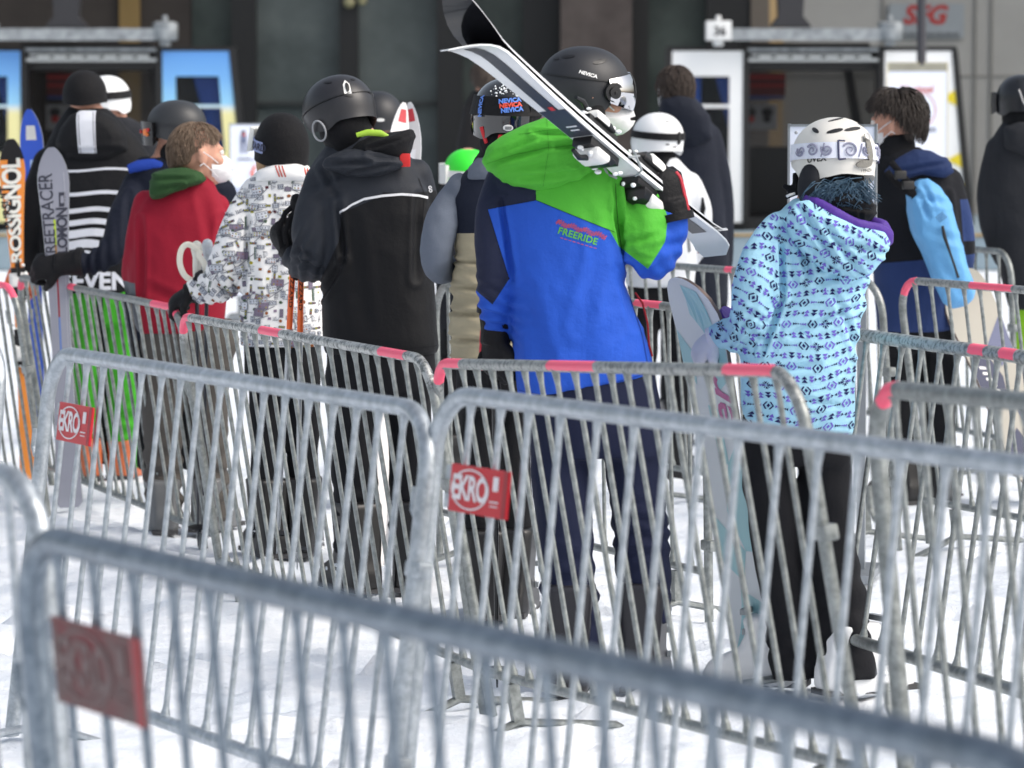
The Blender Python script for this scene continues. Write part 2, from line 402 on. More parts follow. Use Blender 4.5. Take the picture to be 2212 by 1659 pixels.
def cabin(ox, wrap, label, number, right_only=False):
    cx0 = X(1757 + ox, YC); t = thing('gondola_cabin', label, 'gondola cabin', (cx0, YC, 0), 'gondola cabins at the platform')
    def P(x, y, d=0): return V((X(x + ox, YC) - cx0, d, Z(y, YC)))
    def rect(mb, x0, x1, y0, y1, d, th, mi=0):
        a, b = P(x0, y1, d), P(x1, y0, d); mb.box(((a.x + b.x) / 2, d + th / 2, (a.z + b.z) / 2), (b.x - a.x, th, b.z - a.z), mi=mi)
    hull = MB()
    rect(hull, 1480, 2040, 110, 150, .1, 1.7); rect(hull, 1470, 2050, 470, 500, .1, 1.7)
    rect(hull, 1608, 1619, 106, 486, -.03, .2); rect(hull, 1893, 1908, 106, 486, -.03, .2)
    rect(hull, 1480, 1500, 150, 470, 1.6, .1); rect(hull, 2020, 2040, 150, 470, 1.6, .1); rect(hull, 1500, 2020, 320, 470, 1.62, .1)
    hull.prism([P(1850, 150, 1.5), P(1868, 150, 1.5), P(1900, 330, 1.5), P(1880, 330, 1.5)], (0, .1, 0))
    for sx in (1478, 2034): rect(hull, sx, sx + 8, 150, 470, .15, 1.5)
    rect(hull, 1440, 2066, 100, 107, .0, .3)
    hull.build('body', mat('cabin_black', S(28, 28, 30), .45), t)
    rp = MB(); rect(rp, 1500, 2020, 150, 320, 1.66, .01); rp.build('rear_window', pane, t)
    ra = MB(); rect(ra, 1612, 1896, 104, 111, -.06, .05); ra.build('door_rail', galv.m, t)
    te = MB(); rect(te, 1616, 1896, 126, 133, -.05, .04); rect(te, 1622, 1880, 117, 121, -.05, .03)
    for k in range(7): rect(te, 1640 + k * 36, 1664 + k * 36, 120, 128, -.05, .04)
    te.build('vent_strip', mat('vent_white', S(200, 204, 204), .5), t)
    stx = MB(); rect(stx, 1622, 1718, 155, 205, 1.52, .02, 0); rect(stx, 1622, 1715, 206, 214, 1.52, .02, 1); rect(stx, 1622, 1716, 160, 168, 1.515, .005, 2); rect(stx, 1622, 1716, 180, 186, 1.515, .005, 2)
    rect(stx, 1620, 1700, 226, 282, 1.52, .02, 3)
    for q in (1640, 1678):
        a = P(q, 243, 1.5); stx.ell(a, (.06, .01, .05), mi=4); a = P(q, 258, 1.5); stx.ell(a, (.045, .01, .04), mi=2 if q == 1640 else 4)
    stx.build('window_sticker', [mat('stk_red', S(90, 40, 42)), mat('stk_blue', S(44, 60, 110)), mat('stk_dkred', S(150, 46, 44)), mat('stk_grey', S(128, 128, 130)), mat('stk_blk', S(40, 38, 40))], t)
    # two sliding leaves, slid apart: frame and painted panel with a window, a crossbar and a pane
    for side in (0, 1):
        d = MB()
        if side == 0: xo0, xo1, xi0, xi1 = 1448, 1442, 1607, 1607
        else: xo0, xo1, xi0, xi1 = 2056, 2092, 1906, 1906
        def lr(y): k = (y - 106) / 380; return xo0 + (xo1 - xo0) * k, xi0
        def strip(mb, a, b, y0, y1, d_, th, mi):       # a, b: 0 outer edge .. 1 inner edge
            q = []
            for (y, k) in ((y0, a), (y0, b), (y1, b), (y1, a)):
                o_, i_ = lr(y); q.append(P(o_ + (i_ - o_) * k, y, d_))
            mb.prism(q, (0, th, 0), mi)
        strip(d, -.06, 1.04, 104, 110, -.07, .08, 1); strip(d, -.07, .02, 110, 482, -.07, .08, 1); strip(d, .98, 1.05, 110, 482, -.07, .08, 1); strip(d, -.06, 1.04, 480, 488, -.07, .08, 1)
        strip(d, .02, .98, 110, 165, -.06, .05, 0); strip(d, .02, .2, 165, 480, -.06, .05, 0); strip(d, .80, .98, 165, 480, -.06, .05, 0)
        strip(d, .2, .80, 226, 233, -.06, .05, 0)
        if wrap: strip(d, .2, .80, 330, 480, -.06, .05, 0)
        door = d.build('door', [sky_paint() if wrap else white_p, dark], t)
        gp = MB(); strip(gp, .2, .8, 165, 480 if not wrap else 330, -.03, .006, 0); gp.build('pane', pane_l, door)
        gr = MB(); strip(gr, .22, .42, 168, 300, .02, .01, 0)
        q = [P(*k) for k in ((lr(168)[1] - 30 if side == 0 else 1975, 168, .04), (lr(168)[1] - 60 if side == 0 else 2010, 168, .04), (lr(330)[1] - 20 if side == 0 else 2050, 330, .04), (lr(330)[1] + 0 if side == 0 else 2020, 330, .04))]
        gr.prism(q, (0, .01, 0), 0); gr.build('window_graphic', mat('deep_blue', S(44, 98, 200), .4), door)
        if not wrap and side:
            ym = MB()
            for (ya, yb, yc) in ((195, 228, 212), (330, 362, 345), (395, 440, 418)):
                ym.prism([P(lr(yc)[0] - 6, ya, -.064), P(lr(yc)[0] - 2, yb, -.064), P(lr(yc)[0] - 34, yc, -.064)], (0, -.004, 0))
            ym.build('yellow_motif', yell, door)
    g = MB(); rect(g, 1560, 1925, 62, 88, -.25, .16); rect(g, 1600, 1880, 92, 100, .1, .3, 1)
    g.build('guide_beam', [galv.m, dark], t)
    for (xx, w_) in ((1918, 54),) + (((1549, 54),) if not wrap else ((1540, 40),)):
        e = MB()
        if xx == 1549: rect(e, xx - 27, xx + 27, 46, 88, -.3, .26)
        else:
            a = P(xx, 88, -.17); b = P(xx, 47, -.17); r_ = w_ * YC / F / 2; e.tube([a, a + (b - a) * .08, a + (b - a) * .9, b], [r_ * .9, r_, r_, r_ * .7], 20)
        k = P(xx, 46, -.17); e.tube([k, k + V((0, 0, .05)), k + V((0, 0, .06))], [.03, .03, .015], 8)
        k = P(xx, 88, -.17); e.tube([k, k - V((0, 0, .06))], .06, 10)
        mats = [mat('roller_white', S(226, 228, 228), .4) if xx == 1549 else galv.m, mat('num_black', S(20, 20, 22))]
        if xx == 1549: flat_text(e, number, P(1551, 69, -.304), (1, 0, 0), (0, 0, 1), .13, 1, bold=.004)
        e.build('end_block', mats, t, bevel=.012 if xx == 1549 else 0)
    h = MB(); c = P(1705, 60, -.05)
    h.loft([[c + V((sx * w_, sy * .12, z)) for (sx, sy) in ((-1, -1), (1, -1), (1, 1), (-1, 1))] for (w_, z) in ((.22, 0), (.19, .05), (.13, .12), (.15, .5), (.17, 3.4))])
    h.build('hanger_arm', mat('hanger', S(44, 44, 48), .5), t)
cabin(0, False, 'white framed gondola cabin with the number 36 box and open doors on the right', '36')
cabin(-1557, True, 'blue sky painted gondola cabin with open doors at the left edge', '')

# ---------------------------------------------------------------- signs
paper = mat('sign_paper', S(232, 238, 252), .5, var=.02)
def stand_sign(name, label, cat, x0, x1, y0, y1, Y, stand=True, tilt=0):
    t = thing(name, label, cat, (X((x0 + x1) / 2, Y), Y, 0)); w_ = (x1 - x0) * Y / F; z0, z1 = Z(y1, Y), Z(y0, Y)
    rt = rotz(tilt)
    b = MB().box((0, 0, (z0 + z1) / 2), (w_, .02, z1 - z0), rt); f = MB()
    for k in (-1, 1): f.box(rt @ V((k * (w_ / 2 + .003), 0, (z0 + z1) / 2)), (.008, .03, z1 - z0 + .012), rt)
    for z in (z0, z1): f.box((0, 0, z), (w_ + .012, .03, .008), rt)
    if stand:
        for k in (-1, 1): f.box(rt @ V((k * w_ * .35, .03, z0 / 2)), (.03, .03, z0), rt)
        f.box((0, .03, .02), (w_ * 1.1, .4, .03), rt)
    return t, b, f, w_, z0, z1
t, b, f, w_, z0, z1 = stand_sign('info_board', 'white standing board with a small skier picture and an orange arrow beside the blue cabin', 'sign', 497, 615, 268, 640, 30)
x0 = -w_ / 2; pxm = 30 / F
def ib(x, y, d=-.013): return V(((x - 556) * pxm, d, Z(y, 30)))
b.box(ib(522, 318), (.018, .004, .09), mi=1); b.box(ib(531, 318), (.018, .004, .09), mi=1); b.box(ib(526, 300), (.05, .004, .06), mi=1)
b.ell(ib(526, 287), (.018, .003, .02), mi=2); b.ell(ib(527, 291), (.013, .004, .012), mi=3)
b.box(ib(527, 343), (.10, .004, .006), mi=2); b.box(ib(540, 345), (.2, .003, .004), mi=1)
b.prism([ib(548, 358), ib(540, 374), ib(548, 390), ib(553, 390), ib(546, 374), ib(553, 358)], (0, -.003, 0), 3)
for k in range(10): b.box(ib(508 + k * 9, 410), (.022, .003, .03), mi=4)
for k in range(6): b.box(ib(530 + k * 9, 424), (.022, .003, .025), mi=4)
b.build('board', [paper, mat('skier_grey', S(120, 128, 156)), mat('skier_dark', S(66, 72, 96)), mat('arrow_orange', S(228, 84, 40)), mat('pale_print', S(176, 190, 222))], t)
f.build('frame', mat('alu_frame', S(150, 155, 160), .4, .6), t)

Yh = 33; t, b, f, w_, z0, z1 = stand_sign('hanging_sign', 'white sign reading Maximal and Personen hanging from a dark pole before the white cabin', 'sign', 1918, 2045, 136, 346, Yh, False)
flat_text(b, 'Maximal', (-.004, -.0125, Z(193, Yh)), (1, 0, 0), (0, 0, 1), .085, 1, bold=.0016)
rg = [(.155 + .004 * s_) for s_ in (-1, 1)]
for k in range(40):
    a0, a1 = 2 * math.pi * k / 40, 2 * math.pi * (k + 1) / 40; c = V((.0, -.0125, Z(238, Yh)))
    b.add([c + V((r_ * math.cos(a), 0, r_ * math.sin(a))) for (r_, a) in ((rg[0], a0), (rg[1], a0), (rg[1], a1), (rg[0], a1))], [(0, 1, 2, 3)], 1)
flat_text(b, '8', (0, -.0125, Z(238, Yh)), (1, 0, 0), (0, 0, 1), .22, 1, bold=.003)
flat_text(b, 'Personen', (.0, -.0125, Z(279, Yh)), (1, 0, 0), (0, 0, 1), .085, 2, bold=.0016)
b.box((0, -.003, z1 - .035), (w_, .024, .07), mi=3)
b.build('board', [paper, mat('print_red', S(196, 70, 52)), mat('print_dark', S(50, 56, 80)), mat('wood_strip', S(150, 148, 134), .6, var=.3)], t)
f.build('frame', mat('yellow_frame', S(222, 212, 170), .5), t)
MB().tube([(.034, .02, z1 - .02), (.034, .02, 8.5)], .04, 12).build('pole', mat('pole_dark', S(58, 58, 64), .5), t)

t, b, f, w_, z0, z1 = stand_sign('notice_board', 'blank white notice board on a post behind the white helmet', 'sign', 1707, 1891, 271, 560, 13.4, True, R(-12))
b.build('board', paper, t); f.build('frame', mat('alu_frame', 0), t)
k = MB(); 
for q in ((1, .012), (-1, .012)): k.ell((q[0] * (w_ / 2 - .02), -.02, z1 - .025), (.006, .006, .006))
k.build('screw', mat('alu_frame', 0), t)

# ---------------------------------------------------------------- crowd barriers
def steel(name, a, b, rough=.42, metal=.55):
    t = NT(name); t.b.inputs['Metallic'].default_value = metal
    f = t.noise(38, 5, .65); g = t.noise(7, 4)
    c = t.mix(t.ramp(f, .35, .68), a, b)
    c = t.mix(t.math('MULTIPLY', t.ramp(g, .5, .75), .35), c, S(96, 98, 96))
    at_ = t.n('ShaderNodeAttribute'); at_.attribute_name = 'paint'
    wn = t.n('ShaderNodeAttribute'); wn.attribute_name = 'worn'
    n2 = t.noise(26, 4, .7)
    wm = t.math('MULTIPLY', wn.outputs['Fac'], t.ramp(t.noise(55, 5, .75), .44, .52))
    c = t.mix(t.math('MULTIPLY', wn.outputs['Fac'], .55), c, S(74, 76, 76)); c = t.mix(wm, c, S(196, 198, 196))
    pf = t.math('GREATER_THAN', t.math('ADD', at_.outputs['Fac'], t.math('MULTIPLY', t.math('SUBTRACT', n2, .5), 1.1)), .5)
    c = t.mix(pf, c, S(255, 98, 128)); t.base(c)
    t.l(t.math('MULTIPLY', t.math('SUBTRACT', 1, pf), metal), t.b.inputs['Metallic'])
    t.l(t.math('ADD', t.math('MULTIPLY', f, .25), rough - .12), t.b.inputs['Roughness'])
    t.bump(t.noise(90, 3), .12, .003); return t.m
steel_new = steel('galvanised_new', S(154, 162, 169), S(194, 201, 207), .4, .7)
steel_near = steel('galvanised_shaded', S(98, 110, 122), S(140, 151, 161), .34, .85)  # darker steel copy; the near rail's shaded underside is put into its colour
steel_old = steel('galvanised_old', S(120, 125, 124), S(164, 169, 168), .48, .65)
plate_m = [mat('plate_red', S(196, 26, 40), .35), mat('plate_white', S(232, 226, 228), .4), mat('plate_dark', S(150, 20, 34), .4)]
wp_ = NT('plate_worn'); wp_.b.inputs['Roughness'].default_value = .6; wp_.base(wp_.mix(wp_.ramp(wp_.noise(11, 5, .6), .35, .62), S(98, 76, 74), S(112, 38, 42)))
worn_plate = [wp_.m, mat('plate_worn_print', S(112, 92, 90), .6), mat('plate_red_edge', S(140, 8, 22), .4)]
BARS = {}
GB = 'galvanised crowd barriers of the queue lanes'
def yfor(y, tz): return (EYE - tz) / math.tan(math.atan((y - CY) / F) + PIT)
def barrier(x0, y0, x1, y1, tz0, tz1, lean, rad, label, m, paint=(), worn=0.0, plate=None, rc=.13, foot=True, gap=.118, plm=None):
    p0, p1 = at(x0, y0, yfor(y0, tz0)), at(x1, y1, yfor(y1, tz1))
    L = (p1 - p0).length; e = (p1 - p0).normalized()
    u = V((0, 0, 1)); u = (u - e * u.dot(e)).normalized(); u = M.Rotation(R(lean), 3, e) @ u
    n = u.cross(e)
    T = 1.0; org = (p0 + p1) / 2 - u * T
    root = thing('crowd_barrier', label, 'barrier', org, GB)
    root.matrix_world = M(((e.x, n.x, u.x, org.x), (e.y, n.y, u.y, org.y), (e.z, n.z, u.z, org.z), (0, 0, 0, 1)))
    h = L / 2; path = [(-h, -.06)]; z = .05
    while z < T - rc: path.append((-h, z)); z += .12
    path += [(-h + rc - rc * math.cos(a), T - rc + rc * math.sin(a)) for a in (R(q) for q in range(0, 91, 15))]
    k = int((L - 2 * rc) / .03)
    path += [(-h + rc + (L - 2 * rc) * i / k, T) for i in range(1, k)]
    path += [(h - rc + rc * math.sin(a), T - rc + rc * math.cos(a)) for a in (R(q) for q in range(0, 91, 15))]
    z = T - rc - .12
    while z > 0: path.append((h, z)); z -= .12
    path.append((h, -.06))
    fr = MB().tube([(x, 0, z) for x, z in path], rad, 14, up=(0, 1, 0))
    o = fr.build('frame', m, root, ang=60)
    pa = o.data.attributes.new('paint', 'FLOAT', 'POINT'); wa = o.data.attributes.new('worn', 'FLOAT', 'POINT')
    for i, v in enumerate(o.data.vertices):
        k = (v.co.x + h) / L
        if v.co.z > T - rc * .7:
            for (a, b) in paint:
                if a <= k <= b and v.co.z > T - rad * .55 - rc * .35 * (k < .05 or k > .95): pa.data[i].value = .92
            wa.data[i].value = worn
    MB().tube([(-h, 0, .15), (h, 0, .15)], rad * .9, 12).build('bottom_rail', m, root)
    key = (m.name, rad)
    if key not in BARS: rb = .0073 if rad > .019 else .0070; BARS[key] = MB().tube([(0, 0, .15), (0, 0, .172), (0, 0, .182), (0, 0, .195), (0, 0, .955), (0, 0, .968), (0, 0, T - .004)], [rb * 1.7, rb * 1.6, rb * 1.2, rb, rb, rb * 1.25, rb * 1.7], 8).mesh('bar')
    if not BARS[key].materials:
        BARS[key].materials.append(m); BARS[key].shade_smooth(); BARS[key].set_sharp_from_angle(angle=R(60))
    nb = max(8, int(round((L - .1) / gap)))
    for i in range(1, nb): 
        b = put('bar', BARS[key], root); b.location = (-h + L * i / nb + .004 * math.sin(i * 7.3 + x0), 0, 0); b.rotation_euler = (0, .005 * math.sin(i * 3.1 + y0), i * 1.7)
    if foot:
        for s_ in (-1, 1):
            f = MB(); xx = s_ * (h - .22)
            f.tube([(xx, -.3, -.06), (xx, -.27, -.035), (xx, 0, .03), (xx, .27, -.035), (xx, .3, -.06)], .019, 10, flat=.6); f.box((xx, 0, .08), (.03, .03, .11))
            f.build('foot', m, root)
    for zz in (.72, .3):
        hk = MB(); hk.tube([(-h, 0, zz), (-h - .05, 0, zz + .0), (-h - .07, 0, zz + .02), (-h - .07, 0, zz + .07)], .007, 8)
        hk.build('hook', m, root)
    for zz in (.66, .24): MB().box((h + .01, 0, zz), (.07, .034, .035)).build('socket', m, root, bevel=.006)
    if plate:
        px_, pz, pw, ph, sd = plate; q = MB(); yy = sd * (rad * .5 + .012); fx = px_ - h
        q.box((fx + pw / 2, yy, pz), (pw, .006, ph)); uy = yy + sd * .0045; ux = V((-sd, 0, 0)) if sd > 0 else V((1, 0, 0))
        c0 = V((fx + pw * .36, uy, pz)); a, b = pw * .33, ph * .43
        for k in range(36):
            a0, a1 = 2 * math.pi * k / 36, 2 * math.pi * (k + 1) / 36
            q.add([c0 + V((a * r_ * math.cos(t_), 0, b * r_ * math.sin(t_))) for (r_, t_) in ((.92, a0), (1.0, a0), (1.0, a1), (.92, a1))], [(0, 1, 2, 3)], 1)
        for t_ in text_tris('EKRO', 1, bold=.03, space=.9):
            q.add([c0 + V((-sd * p[0] * pw * .26, 0, p[1] * ph * .72)) for p in t_], [(0, 1, 2)], 1)
        for (dx, dz, ww, hh) in ((.80, .2, .09, .3), (.79, -.18, .15, .03), (.79, -.27, .13, .025)):
            q.box((fx + pw * dx, uy, pz + ph * dz), (pw * ww, .001, ph * hh), mi=1)
        q.box((fx + pw * .965, uy, pz), (pw * .07, .002, ph), mi=2)
        q.box((fx - .01, yy * .6, pz + ph * .3), (.04, .012, .03), mi=3); q.box((fx - .01, yy * .6, pz - ph * .3), (.04, .012, .03), mi=3)
        q.build('sign_plate', (plm or plate_m) + [m], root)
    return root
barrier(52, 1152, 2330, 1678, 1.0, 1.0, 5, .0215, 'nearest blurred barrier with a worn red plate, crossing the lower foreground', steel_near, plate=(.13, .825, .30, .13, -1), plm=worn_plate)
barrier(-900, 862, 82, 1040, 1.0, 1.0, 4, .0215, 'blurred barrier reaching in from the lower left edge beside the nearest barrier', steel_new)
barrier(114, 760, 936, 889, 1.0, 1.0, -7, .0195, 'pale steel barrier with a sharp red plate before the red jacket and green trousers', steel_new, plate=(.155, .825, .235, .10, -1))
barrier(950, 847, 2450, 1036, 1.04, 1.04, -6, .0195, 'pale steel barrier with a blurred red plate before the blue jacket and snowboard', steel_new, plate=(.12, .805, .235, .10, -1))
barrier(-740, 640, 6, 742, 1.0, 1.0, -6, .0195, 'pale barrier of which only the curved end shows at the left edge', steel_new)
barrier(-430, 556, 32, 620, .92, .92, 8, .0144, 'old barrier with a pink end at the left edge before the orange skis', steel_old, paint=((.9, 1.01),))
barrier(38, 596, 388, 668, .92, .91, 9, .0146, 'old barrier in front of the man in the striped jacket with green trousers', steel_old, paint=((-.01, .03), (.33, .41), (.86, .985)), worn=.25)
barrier(387, 682, 928, 778, .945, .97, 9, .0146, 'flaking old barrier with pink paint in front of the black and grey jacket', steel_old, paint=((.0, .06), (.38, .47), (.84, .93)), worn=.9)
barrier(934, 785, 1722, 803, .96, 1.10, 9, .0146, 'pink daubed old barrier in front of the blue and green jacket', steel_old, paint=((-.01, .105), (.385, .515), (.845, .96)), worn=.55)
barrier(1884, 838, 2950, 932, 1.066, 1.14, 5, .019, 'blurred barrier with one pink dab at the lower right edge', steel_old, paint=((.03, .07),))
barrier(1800, 716, 3075, 888, 1.0, 1.0, -8, .0195, 'barrier with frosted rail and small pink dabs right of the patterned jacket', steel_old, paint=((.30, .33), (.36, .38)), worn=.7)
barrier(1942, 604, 2880, 682, 1.0, 1.0, 8, .0146, 'barrier with a pink corner in front of the light blue backpack', steel_old, paint=((-.01, .05), (.19, .30)), worn=.5)
barrier(940, 612, 1524, 670, 1.0, 1.0, 1, .0146, 'old barrier behind the blue jacket ending behind the snowboard tip', steel_old, paint=((.78, .86), (.93, .97)), worn=.3)
barrier(1330, 565, 1902, 608, 1.0, 1.0, 5, .0146, 'barrier behind the patterned jacket, its round end in front of the navy trousers', steel_old, paint=((.45, .48),), worn=.3)
barrier(1700, 506, 2184, 545, 1.0, 1.0, 2, .0146, 'farthest barrier seen between the backpack and the dark jacket at the right edge', steel_old)
# ---------------------------------------------------------------- people: tools
skin = mat('skin', S(196, 146, 124), .55, var=.06, vscale=20)
blk = cloth('black_cloth', S(21, 22, 26), var=.12)
navy = cloth('navy_cloth', S(20, 26, 42), var=.12)
gl_b = cloth('black_glove', S(25, 25, 28), rough=.6)
maskw = cloth('mask_white', S(238, 238, 240), var=.02, fold=.08, weave=.03)
plw = mat('plastic_white', S(232, 232, 230), .35, var=.03)
plb = mat('plastic_black', S(20, 20, 22), .38, var=.1)
plbm = mat('matt_black_shell', S(34, 36, 41), .48, var=.06)
snowbit = mat('snow_bits', S(240, 244, 250), .8)
chrome = mat('mirror', S(205, 205, 208), .06, 1.0, var=0)

class Person:
    def __init__(s, label, xf, Y, group='people queueing for the gondola'):
        s.Y = Y; s.o = V((X(xf, Y), Y, 0)); s.t = thing('person', label, 'person', s.o, group)
    def p(s, x, y, d=0): return at(x, y, s.Y + d) - s.o
    def u(s, px): return px * s.Y / F
    def xz(s, pts): return [(q.x, q.z) for q in (s.p(x, y) for x, y in pts)]
    def ring(s, row, k=1.0, n=30):
        y, xl, xr, dep = row[:4]; d = row[4] if len(row) > 4 else 0
        yl, yr = y if isinstance(y, tuple) else (y, y)
        a, b = s.p(xl, yl, d), s.p(xr, yr, d); c = (a + b) / 2; h = (b - a) / 2 * k; e = 2 / 2.5
        f = lambda v: math.copysign(abs(v) ** e, v)
        return [c + h * f(math.cos(q)) + V((0, dep / 2 * k * f(math.sin(q)), 0)) for q in (2 * math.pi * j / n for j in range(n))]
    def rows(s, mb, rows, k=1.0):
        mb.loft([s.ring(r, k) for r in rows]); return mb
    def limb(s, mb, pts, k=1.0, n=14, cut=False):
        # resample the joints to a smooth taper
        P = [s.p(*q[:3]) for q in pts]; r = [s.u(q[3]) * k for q in pts]; o, ro = [], []
        for i in range(len(P) - 1):
            p0, p1, p2, p3 = P[max(0, i - 1)], P[i], P[i + 1], P[min(len(P) - 1, i + 2)]
            for j in range(5):
                t = j / 5
                o.append(.5 * ((2 * p1) + (p2 - p0) * t + (2 * p0 - 5 * p1 + 4 * p2 - p3) * t * t + (3 * p1 - p0 - 3 * p2 + p3) * t ** 3))
                ro.append(r[i] + (r[i + 1] - r[i]) * t)
        mb.tube(o + [P[-1]], ro + [r[-1]], n, round_=True, cut=cut); return mb
    def pillow(s, mb, outline, d, thick, n=None, back=None):
        """rounded cushion with this outline, middle plane at depth d"""
        P = [s.p(x, y, d) for x, y in outline]; c = sum(P, V()) / len(P); b = thick if back is None else back
        rs = []
        for (k, z) in ((.25, -1), (.6, -.9), (.85, -.62), (.97, -.25), (1, 0), (.97, .25), (.85, .62), (.6, .9), (.25, 1)):
            rs.append([c + (p - c) * k + V((0, z * (thick if z < 0 else b), 0)) for p in P])
        mb.loft(rs); return mb
    def cl(s, name, mb, m, vox=.01, smooth=5, wr=(), creases=(), folds=(), seed=0):
        cr = [(*s.xz([(a, b)])[0], *s.xz([(c_, d_)])[0], amp * 1.35, s.u(wd * .8)) for (a, b, c_, d_, amp, wd) in creases]
        fo = [(*s.xz([(a, b)])[0], ux, uz, wl, amp, s.u(rd)) for (a, b, ux, uz, wl, amp, rd) in folds]
        return fuse(name, mb, m, s.t, vox, smooth, wr, cr, fo, seed)
    def sub(s, name, mb, m, par=None, **k): return mb.build(name, m, par or s.t, **k)
    def frame(s, yaw, pitch=0, roll=0):
        return M.Rotation(R(-yaw), 3, 'Z') @ M.Rotation(R(roll), 3, 'Y') @ M.Rotation(R(pitch), 3, 'X')
    def body(s, torso, arms, legs, head=None, yaw=0, pitch=0, roll=0, k=.78, vox=.013, face=False, hs=1.0):
        mb = MB()
        if torso: s.rows(mb, torso, k)
        for a in arms: s.limb(mb, a, .68)
        for l in legs: s.limb(mb, l, .7, cut=True)
        if head:
            rt = s.frame(yaw, pitch, roll); c = s.p(*head)
            E = lambda x, y, z, r: mb.ell(c + rt @ (V((x, y, z)) * hs), V(r) * hs, rt)
            E(0, -.008, .02, (.075, .093, .10)); E(0, .03, -.05, (.058, .06, .07)); E(0, .055, -.088, (.034, .034, .028))
            if face:
                mb.tube([c + rt @ V(q) * hs for q in ((0, .088, .012), (0, .098, -.008), (0, .112, -.03), (0, .1, -.038))], [.008 * hs, .011 * hs, .0155 * hs, .012 * hs], 10, round_=True)
                E(0, .078, .024, (.05, .018, .012)); E(0, .093, -.062, (.026, .012, .009)); E(0, .09, -.076, (.022, .012, .008))
                for x in (-1, 1):
                    E(x * .04, .062, -.02, (.024, .028, .024)); E(x * .079, -.006, -.01, (.009, .02, .032)); E(x * .084, -.014, .012, (.008, .014, .016))
            t0 = s.ring(torso[0], .5) if torso else None
            base = sum(t0, V()) / len(t0) if t0 else c - V((0, 0, .3))
            mb.tube([base - V((0, 0, .05)), base, c + rt @ V((0, -.01, -.06)) * hs, c], [.06 * hs, .056 * hs, .054 * hs, .05 * hs], 14)
        o = s.cl('body', mb, skin, vox, 3)
        if face:
            for x in (-1, 1):
                e = MB(); q = c + rt @ V((x * .031, .080, .010)) * hs; e.ell(q, (.0125 * hs,) * 3, None, 14, 10)
                e.ell(q + rt @ V((0, .0085, 0)) * hs, (.006 * hs,) * 3, None, 10, 8, 1)
                s.sub('eye', e, [mat('eye_white', S(225, 220, 215), .3), mat('iris', S(60, 46, 36), .2)], o)
        s.head, s.rt, s.hs = (c, rt, hs) if head else (None, None, 1)
        return o
    def trousers(s, hip, legs, m, vox=.012, seed=1, name='trousers', amp=.006, folds=()):
        mb = MB(); s.rows(mb, hip)
        for l in legs: s.limb(mb, l, cut=True)
        return s.cl(name, mb, m, vox, 4, wr=((amp, 6, 6, 7, True), (amp * .8, 16, 16, 11, False)), seed=seed, folds=folds)
    def mask(s, m=None):
        c, rt, h = s.head, s.rt, s.hs; mb = MB(); rings = []
        for (k, y, z0) in ((1, .052, 0), (.98, .075, 0), (.86, .098, 0), (.62, .116, -.002), (.36, .128, -.004), (.1, .134, -.005)):
            rg = []
            for j in range(24):
                a = 2 * math.pi * j / 24; x, z = math.cos(a), math.sin(a)
                w_ = .066 * (1 - .30 * max(0, z) - .25 * max(0, -z)); cy = -.018 * abs(x) ** 2
                rg.append(c + rt @ (V((x * w_ * k, y + cy * (1 if k > .9 else .5) + .012 * (abs(x) < .2) * (k < .9), -.052 + z0 + z * .058 * k))) * h)
            rings.append(rg)
        mb.loft(rings); o = s.sub('mask', mb, m or maskw)
        st_ = MB()
        for x in (-1, 1):
            for (za, zb) in ((-.03, .012), (-.085, -.03)):
                st_.tube([c + rt @ V(q) * h for q in ((x * .06, .06, za), (x * .076, .03, (za + zb) / 2), (x * .088, -.006, zb), (x * .086, -.02, zb - .01))], .0022, 6)
        s.sub('strap', st_, m or maskw, o); return o
    def boot(s, x, y, d, yaw, m=None, h=.26, k=1.0, snowy=True):
        """ski boot standing on the snow: shaft, shell, sole, buckles"""
        q = s.p(x, y, d); q = V((q.x, q.y, 0)); rt = M.Rotation(R(-yaw), 3, 'Z'); mb = MB()
        L = lambda *p: q + rt @ (V(p) * k)
        mb.loft([[L(sx * w_, y0 + sy * l_, z) for (sx, sy) in ((-1, -.7), (-.7, -1), (.7, -1), (1, -.7), (1, .7), (.7, 1), (-.7, 1), (-1, .7))] for (w_, l_, y0, z) in ((.052, .15, .05, .0), (.058, .16, .05, .03), (.056, .15, .04, .07), (.055, .10, -.0, .11), (.06, .085, -.01, .16), (.068, .085, .0, h), (.06, .075, .0, h + .01))])
        o = fuse('ski_boot', mb, m or plb, s.t, .009, 2)
        so_ = MB().box(L(0, .055, .008), (.10 * k, .33 * k, .016), rt); so_.build('sole', mat('sole', S(60, 60, 62), .7), o)
        for (z, yy) in ((.09, .08), (.16, .078), (.22, .085)):
            b = MB().box(L(.02, yy, z), (.09 * k, .02, .016), rt); b.build('buckle', galv.m, o)
        if snowy:
            sn = MB(); r2 = random.Random(int(x * 7 + y))
            for _ in range(14):
                a = r2.uniform(0, 6.3); sn.ell(L(.054 * math.cos(a), .05 + .14 * math.sin(a), r2.uniform(.0, .1)), (r2.uniform(.006, .02), r2.uniform(.006, .02), r2.uniform(.004, .012)), None, 7, 5)
            tag(sn.build('snow_crust', snowbit, o), kind='stuff')
        return o
    def glove(s, w0, F_, N_, m, curl=(55, 65, 45), k=1.0, cuff=.07, trim=None, cm=None):
        F_ = V(F_).normalized(); N_ = V(N_); N_ = (N_ - F_ * N_.dot(F_)).normalized(); S_ = F_.cross(N_)
        rt = M((S_, N_, F_)).transposed(); mb = MB(); k *= 1.12
        mb.ell(w0 + F_ * .05 * k, (.046 * k, .026 * k, .062 * k), rt); mb.ell(w0 + F_ * .07 * k - N_ * .004, (.044 * k, .022 * k, .04 * k), rt)
        mb.tube([w0 - F_ * cuff, w0, w0 + F_ * .03 * k], [.046 * k, .037 * k, .038 * k], 14)
